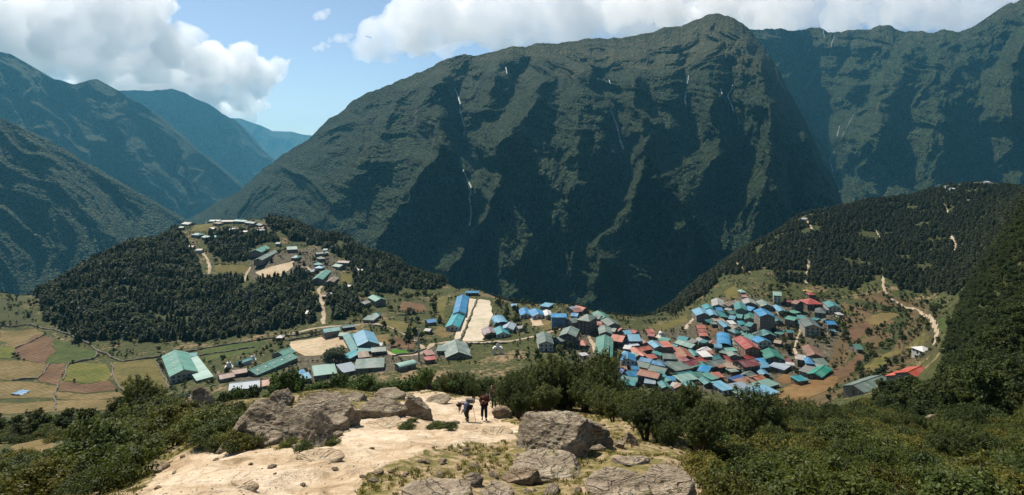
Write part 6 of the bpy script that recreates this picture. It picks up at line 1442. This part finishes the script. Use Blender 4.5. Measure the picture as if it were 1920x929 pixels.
def fingers(J, E, s, wrist, d, side):
    """palm and five unequal fingers continuing from the wrist along d; side: thumb direction"""
    w = np.array(wrist); d = np.array(d, float); d /= np.linalg.norm(d); t = np.array(side, float); t -= d * (t @ d); t /= np.linalg.norm(t); c = np.cross(d, t)
    palm = w + d * .055; J[s + 'palm'] = (*palm, .034); E.append([s + 'wrist', s + 'palm'])
    for k, (off, ln) in enumerate(((.030, .065), (.011, .078), (-.010, .072), (-.030, .055))):
        a = palm + t * off + d * .035; b = a + d * ln * .5 - c * .012; e = a + d * ln * .85 - c * .035
        for nm, p, r in (('a', a, .0105), ('b', b, .0095), ('c', e, .008)): J[f'{s}f{k}{nm}'] = (*p, r)
        E.append([s + 'palm', f'{s}f{k}a', f'{s}f{k}b', f'{s}f{k}c'])
    a = w + d * .03 + t * .034; b = a + t * .026 + d * .028; J[s + 'ta'] = (*a, .013); J[s + 'tb'] = (*b, .010); E.append([s + 'palm', s + 'ta', s + 'tb'])
def person(label, base, rz, P, shirt, trousers, hair=True):
    """P: joints pelvis, waist, chest, neck, head, and L/R shoulder, elbow, wrist, hip, knee, ankle, toe"""
    J, E = {}, []
    rad = dict(pelvis=.15, waist=.135, chest=.155, neck=.058, head=.098, shoulder=.072, elbow=.046, wrist=.034, hip=.088, knee=.062, ankle=.042, toe=.038)
    for k, v in P.items(): J[k] = (*v, rad[k[1:]] if k[0] in 'LR' else rad[k])
    hd, nk = np.array(P['head']), np.array(P['neck']); up = hd - nk; up /= np.linalg.norm(up)
    face = np.array(P.get('face', (0, -1, 0)), float) if False else np.array(FACE.get(label, (0, -1, -.1)), float); face -= up * (face @ up); face /= np.linalg.norm(face)
    J['head'] = (*(hd - up * .02), .092); J['crown'] = (*(hd + up * .085), .082); J['nose'] = (*(hd + face * .112 - up * .02), .016); J['chin'] = (*(hd + face * .060 - up * .095), .045)
    sd_ = np.cross(up, face); J['Lear'] = (*(hd + sd_ * .098), .02); J['Rear'] = (*(hd - sd_ * .098), .02)
    E += [['pelvis', 'waist', 'chest', 'neck', 'head', 'crown'], ['head', 'nose'], ['neck', 'chin'], ['head', 'Lear'], ['head', 'Rear']]
    for s in 'LR':
        E += [['chest', s + 'shoulder', s + 'elbow', s + 'wrist'], ['pelvis', s + 'hip', s + 'knee', s + 'ankle', s + 'toe']]
        fingers(J, E, s, P[s + 'wrist'], np.array(P[s + 'wrist']) - np.array(P[s + 'elbow']), (0, -1, .2))
    body = skin('body', J, E, 'pelvis', M_SKIN)
    e = bpy.data.objects.new('person', None); COL.objects.link(e); e.location = base; e.rotation_euler = (0, 0, rz); tag(e, label, 'person', 'hikers on the trail')
    link('body', body, e)
    def grow(keys, chains, root, mat, name, g):
        K = {k: (*J[k][:3], J[k][3] + g) for k in keys}; link(name, skin(name, K, chains, root, mat), e)
    K = ['waist', 'chest', 'pelvis'] + [s + j for s in 'LR' for j in ('shoulder', 'elbow')]
    for s in 'LR':
        a, b = np.array(P[s + 'elbow']), np.array(P[s + 'wrist']); J[s + 'cuff'] = (*(a + (b - a) * .8), .042); K.append(s + 'cuff')
    grow(K, [['pelvis', 'waist', 'chest']] + [['chest', s + 'shoulder', s + 'elbow', s + 'cuff'] for s in 'LR'], 'chest', shirt, 'jacket', .042)
    for s in 'LR':
        a, b = np.array(P[s + 'knee']), np.array(P[s + 'ankle']); J[s + 'hem'] = (*(a + (b - a) * .92), .05)
    grow(['pelvis'] + [s + j for s in 'LR' for j in ('hip', 'knee', 'hem')], [['pelvis', s + 'hip', s + 'knee', s + 'hem'] for s in 'LR'], 'pelvis', trousers, 'trousers', .036)
    for s in 'LR':
        a, t = np.array(P[s + 'ankle']), np.array(P[s + 'toe']); h = a + (a - t) * .25; h[2] = t[2]
        link('shoe', skin('shoe', {'h': (*h, .05), 't': (*t, .047), 'm': (*((h + t) / 2 + [0, 0, .02]), .054)}, [['h', 'm', 't']], 'm', M_SHOE), e)
    if hair:
        b = hd - face * .022
        link('hair', skin('hair', {'a': (*(b - up * .03), .092), 'b': (*(b + up * .06), .098), 'c': (*(b + up * .10 + face * .02), .085)}, [['a', 'b', 'c']], 'b', M_HAIR), e)
    return e
FACE = {}
def on_ground(px, py, y0=30.):
    q = ray_ground(px, py, y0); return q
# the middle hiker, upright and striding toward the camera
b2 = on_ground(908, 789)
L2 = 'upright hiker in dark red jacket and black trousers, striding in the middle'; FACE[L2] = (-.2, -1, -.25)
P2 = dict(pelvis=(0, 0, .95), waist=(0, -.02, 1.12), chest=(0, -.03, 1.34), neck=(0, -.05, 1.52), head=(-.01, -.07, 1.66), Lshoulder=(.19, -.02, 1.43), Rshoulder=(-.19, -.02, 1.43), Lelbow=(.27, -.02, 1.17), Relbow=(-.26, -.04, 1.17), Lwrist=(.10, -.22, 1.22), Rwrist=(-.09, -.22, 1.26),
    Lhip=(.09, 0, .90), Rhip=(-.09, 0, .90), Lknee=(.10, -.05, .48), Rknee=(-.13, -.22, .56), Lankle=(.11, .03, .09), Rankle=(-.12, -.02, .22), Ltoe=(.13, -.13, .05), Rtoe=(-.13, -.16, .13))
person(L2, b2, .05, P2, flat('dark_red_cloth', (.085, .028, .022)), flat('black_cloth', (.014, .014, .016)))
# the left hiker, bent far forward under a bundle
b1 = on_ground(873, 790)
L1_ = 'stooping hiker in blue-grey shirt bent forward under a bundle, leftmost of the three'; FACE[L1_] = (-.5, -.6, -1)
P1 = dict(pelvis=(.16, .12, .86), waist=(.06, .03, .98), chest=(-.10, -.10, 1.08), neck=(-.25, -.2, 1.10), head=(-.34, -.27, 1.08), Lshoulder=(.03, -.26, 1.08), Rshoulder=(-.22, .04, 1.10), Lelbow=(-.02, -.36, .82), Relbow=(-.34, -.02, .84), Lwrist=(-.17, -.34, .66), Rwrist=(-.36, -.14, .62),
    Lhip=(.20, .05, .82), Rhip=(.09, .18, .82), Lknee=(.08, -.10, .47), Rknee=(-.04, .08, .46), Lankle=(.16, -.02, .09), Rankle=(.08, .2, .09), Ltoe=(.05, -.12, .05), Rtoe=(-.04, .12, .05))
person(L1_, b1, 0, P1, flat('blue_grey_cloth', (.15, .19, .28)), flat('charcoal_cloth', (.02, .021, .026)))
# the third hiker behind, with a pinkish load
b3 = on_ground(926, 766, 36.)
L3_ = 'rearmost hiker in dark jacket half hidden behind the others'; FACE[L3_] = (-.1, -1, -.2)
P3 = {k: (v[0] * 1.0, v[1], v[2] * .98) for k, v in P2.items()}; P3['Rknee'] = (-.1, -.06, .47); P3['Rankle'] = (-.11, .04, .09); P3['Rtoe'] = (-.13, -.12, .05); P3['Lwrist'] = (.2, -.2, .95); P3['Rwrist'] = (-.2, -.2, .95)
person(L3_, b3, -.1, P3, flat('maroon_cloth', (.06, .026, .026)), flat('black_wool', (.016, .015, .017)))
M_BUNDLE, M_PINK, M_WICKER, M_STRAP = flat('grey_tarp', (.12, .11, .09)), flat('pink_cloth', (.42, .16, .12)), flat('wicker', (.20, .135, .07)), flat('webbing', (.55, .50, .42))
def bundle(name, base, off, dims, mat, label, seed, straps=True):
    e = bpy.data.objects.new(name, None); COL.objects.link(e); e.location = tuple(np.array(base) + off); tag(e, label, 'load', 'loads carried by the hikers')
    link('sack', rock_mesh('sack', dims, seed, mat, 4, [((0, 0, 1), .7), ((0, 0, -1), .7), ((1, 0, 0), .75), ((-1, 0, 0), .75)], .05), e)
    if straps:
        for s in (-1, 1):
            v, f = tube([(s * dims[0] * .3, -dims[1] * .5, -dims[2] * .4), (s * dims[0] * .32, -dims[1] * .56, 0), (s * dims[0] * .28, -dims[1] * .3, dims[2] * .5)], [.018, .018, .018], 5); link('strap', mesh_np('strap', v, f, M_STRAP), e)
bundle('carried_bundle', b1, (.26, .16, 1.14), (.72, .40, .34), M_BUNDLE, 'long grey bundle on the back of the stooping hiker', 81)
bundle('backpack', b2, (.22, .17, 1.32), (.34, .26, .55), flat('black_pack', (.03, .03, .035)), 'black backpack on the middle hiker', 83)
bundle('carried_bundle', b3, (0, .22, 1.50), (.62, .4, .52), M_PINK, 'wide pinkish load on the rearmost hiker', 85)
v, f = tube([(.62, -.25, 0), (.52, -.2, .5), (.42, -.12, 1.0)], [.014, .014, .014], 6); o = link('walking_stick', mesh_np('walking_stick', v, f, M_WICKER), None, b1); tag(o, 'thin wooden stick beside the stooping hiker', 'stick')
# ------------------------------------------------------------------ clouds: puffs of scattering vapour above the haze
def mat_cloud():
    m = bpy.data.materials.new('cloud_vapour'); m.use_nodes = True; nt = m.node_tree
    for k in list(nt.nodes): nt.nodes.remove(k)
    out = nt.nodes.new('ShaderNodeOutputMaterial'); pv = nt.nodes.new('ShaderNodeVolumePrincipled')
    pv.inputs['Color'].default_value = (1, 1, 1, 1); pv.inputs['Density'].default_value = CLOUD_D
    pv.inputs['Anisotropy'].default_value = .3
    nt.links.new(pv.outputs[0], out.inputs['Volume'])
    return m
CLOUD_D = 0.0032
M_CLOUD = mat_cloud()
_ico = bmesh.new(); bmesh.ops.create_icosphere(_ico, subdivisions=2, radius=1)
_icoV = np.array([v.co[:] for v in _ico.verts]); _icoF = np.array([[v.index for v in f.verts] for f in _ico.faces]); _ico.free()
def cloud(label, D, blobs, puffs, vox, seed):
    """blobs: (plate x, plate y, radius in plate pixels) at distance D, broken up into smaller puffs"""
    rs = np.random.RandomState(seed); k = D / FOC
    C = []
    for bx, by, br in blobs:
        c = np.array([(bx - HX) * k, D, -(by - HY) * k]); r = br * k
        C.append((c, r * .8))
        for i in range(puffs):
            d = rs.randn(3); d /= np.linalg.norm(d); d[1] *= .8
            q = r * rs.uniform(.22, .48)
            C.append((c + d * (r - q * .6), q))
            for j in range(3):
                e = rs.randn(3); e /= np.linalg.norm(e)
                C.append((c + d * (r - q * .6) + e * q * .9, q * rs.uniform(.3, .55)))
    V = np.concatenate([_icoV * r + c for c, r in C]); F = np.concatenate([_icoF + i * len(_icoV) for i in range(len(C))])
    me = mesh_np('cloud', V, F)
    o = bpy.data.objects.new('cloud', me); BENCH.collection.objects.link(o)
    md = o.modifiers.new('r', 'REMESH'); md.mode = 'VOXEL'; md.voxel_size = vox
    dg = bench_graph()
    me2 = bpy.data.meshes.new_from_object(o.evaluated_get(dg)); o.modifiers.clear(); o.data = me2; BENCH.collection.objects.unlink(o); COL.objects.link(o)
    n = len(me2.vertices); co = np.zeros(n * 3, np.float32); no = np.zeros(n * 3, np.float32)
    me2.vertices.foreach_get('co', co); me2.vertices.foreach_get('normal', no)
    co = co.reshape(-1, 3).astype(float); no = no.reshape(-1, 3)
    s = vox * 12; d = 0; a = 1.3
    for i in range(4):
        d = d + a * (np.abs(noise3(co[:, 0] / s + seed, co[:, 1] / s, co[:, 2] / s)) * 2 - .5); s /= 2.1; a *= .5
    co = co + no * (d * vox * 2.2)[:, None]
    zb = HZ + 12.0 + 30 * (1 + fbm2(co[:, 0] / 300., co[:, 1] / 300., 3))
    low = co[:, 2] < zb
    co[low, 2] = zb[low] - np.minimum((zb[low] - co[low, 2]) * .02, 8)
    me2.vertices.foreach_set('co', co.astype(np.float32).ravel()); me2.update()
    me2.materials.clear(); me2.materials.append(M_CLOUD)
    tag(o, label, kind='stuff')
    return o
if not globals().get('NOCLOUD'):
    cloud('great white cumulus bank over the left mountains', 9700, [(-60,60,85),(40,60,82),(130,75,74),(215,55,72),(275,60,62),(330,90,50),(290,120,42),(375,115,34),(-170,40,90),(60,120,40),(200,115,44),(-10,10,60),(100,5,62),(190,0,60),(270,0,52)], 20, 52, 1)
    cloud('far cumulus tongue reaching right over the valley', 15100, [(180,150,50),(260,150,60),(340,140,62),(400,130,50),(450,135,45),(495,135,34),(525,122,22),(440,175,34),(390,185,34),(490,170,22),(505,150,20)], 18, 66, 2)
    cloud('pale low cloud at the end of the valley', 20500, [(420,212,26),(455,205,28),(485,190,20),(380,210,28),(470,225,12)], 12, 80, 3)
    cloud('white cloud bank behind the broad mountain', 7550, [(720,95,30),(770,60,60),(840,45,60),(920,42,62),(1000,40,60),(1080,32,62),(1160,24,62),(800,10,50),(880,0,50),(960,-5,52),(1060,-10,52),(690,100,26),(665,88,18),(700,60,22),(730,125,12),(1240,22,60),(1330,18,58),(1440,40,52)], 20, 42, 4)
    cloud('white cloud cap over the right-hand summits', 6050, [(1420,30,46),(1500,25,50),(1580,22,52),(1660,26,48),(1740,22,48),(1800,28,42),(1845,20,34),(1180,5,50),(1260,-5,50),(1350,-5,50),(1440,5,46),(1520,0,46),(1600,-4,46),(1680,-2,46),(1760,0,44),(1830,-5,40),(1900,-20,46)], 18, 36, 5)
    cloud('tiny isolated cloud puff in the blue gap', 12300, [(603,30,12),(612,24,7),(594,32,7)], 6, 20, 6)
    cloud('small shred of cloud left of the bank', 11000, [(635,73,13),(650,71,10),(622,76,8)], 6, 20, 7)
    cloud('small flat cloud shred below the others', 11000, [(603,88,11),(615,86,8),(592,90,7)], 6, 20, 8)
bpy.data.scenes.remove(BENCH)
# ------------------------------------------------------------------ haze

def haze_box():
    bm = bmesh.new()
    x, y0, y1, z0, z1 = 16000, -2000, 19000, -780.0, HZ
    v = [bm.verts.new(c) for c in [(-x,y0,z0),(x,y0,z0),(x,y1,z0),(-x,y1,z0),(-x,y0,z1),(x,y0,z1),(x,y1,z1),(-x,y1,z1)]]
    for f in [(3,2,1,0),(4,5,6,7),(0,1,5,4),(1,2,6,5),(2,3,7,6),(3,0,4,7)]: bm.faces.new([v[i] for i in f])
    me = bpy.data.meshes.new('haze'); bm.to_mesh(me); bm.free()
    m = bpy.data.materials.new('haze_air'); m.use_nodes = True; nt = m.node_tree
    for k in list(nt.nodes): nt.nodes.remove(k)
    out = nt.nodes.new('ShaderNodeOutputMaterial'); pv = nt.nodes.new('ShaderNodeVolumePrincipled')
    pv.inputs['Color'].default_value = (.20, .68, 1.0, 1); pv.inputs['Density'].default_value = HAZE_D
    pv.inputs['Anisotropy'].default_value = .25
    nt.links.new(pv.outputs[0], out.inputs['Volume'])
    me.materials.append(m)
    tag(link('haze', me), 'thin blue valley haze', kind='stuff')
HAZE_D = 0.5 / 15500
haze_box()
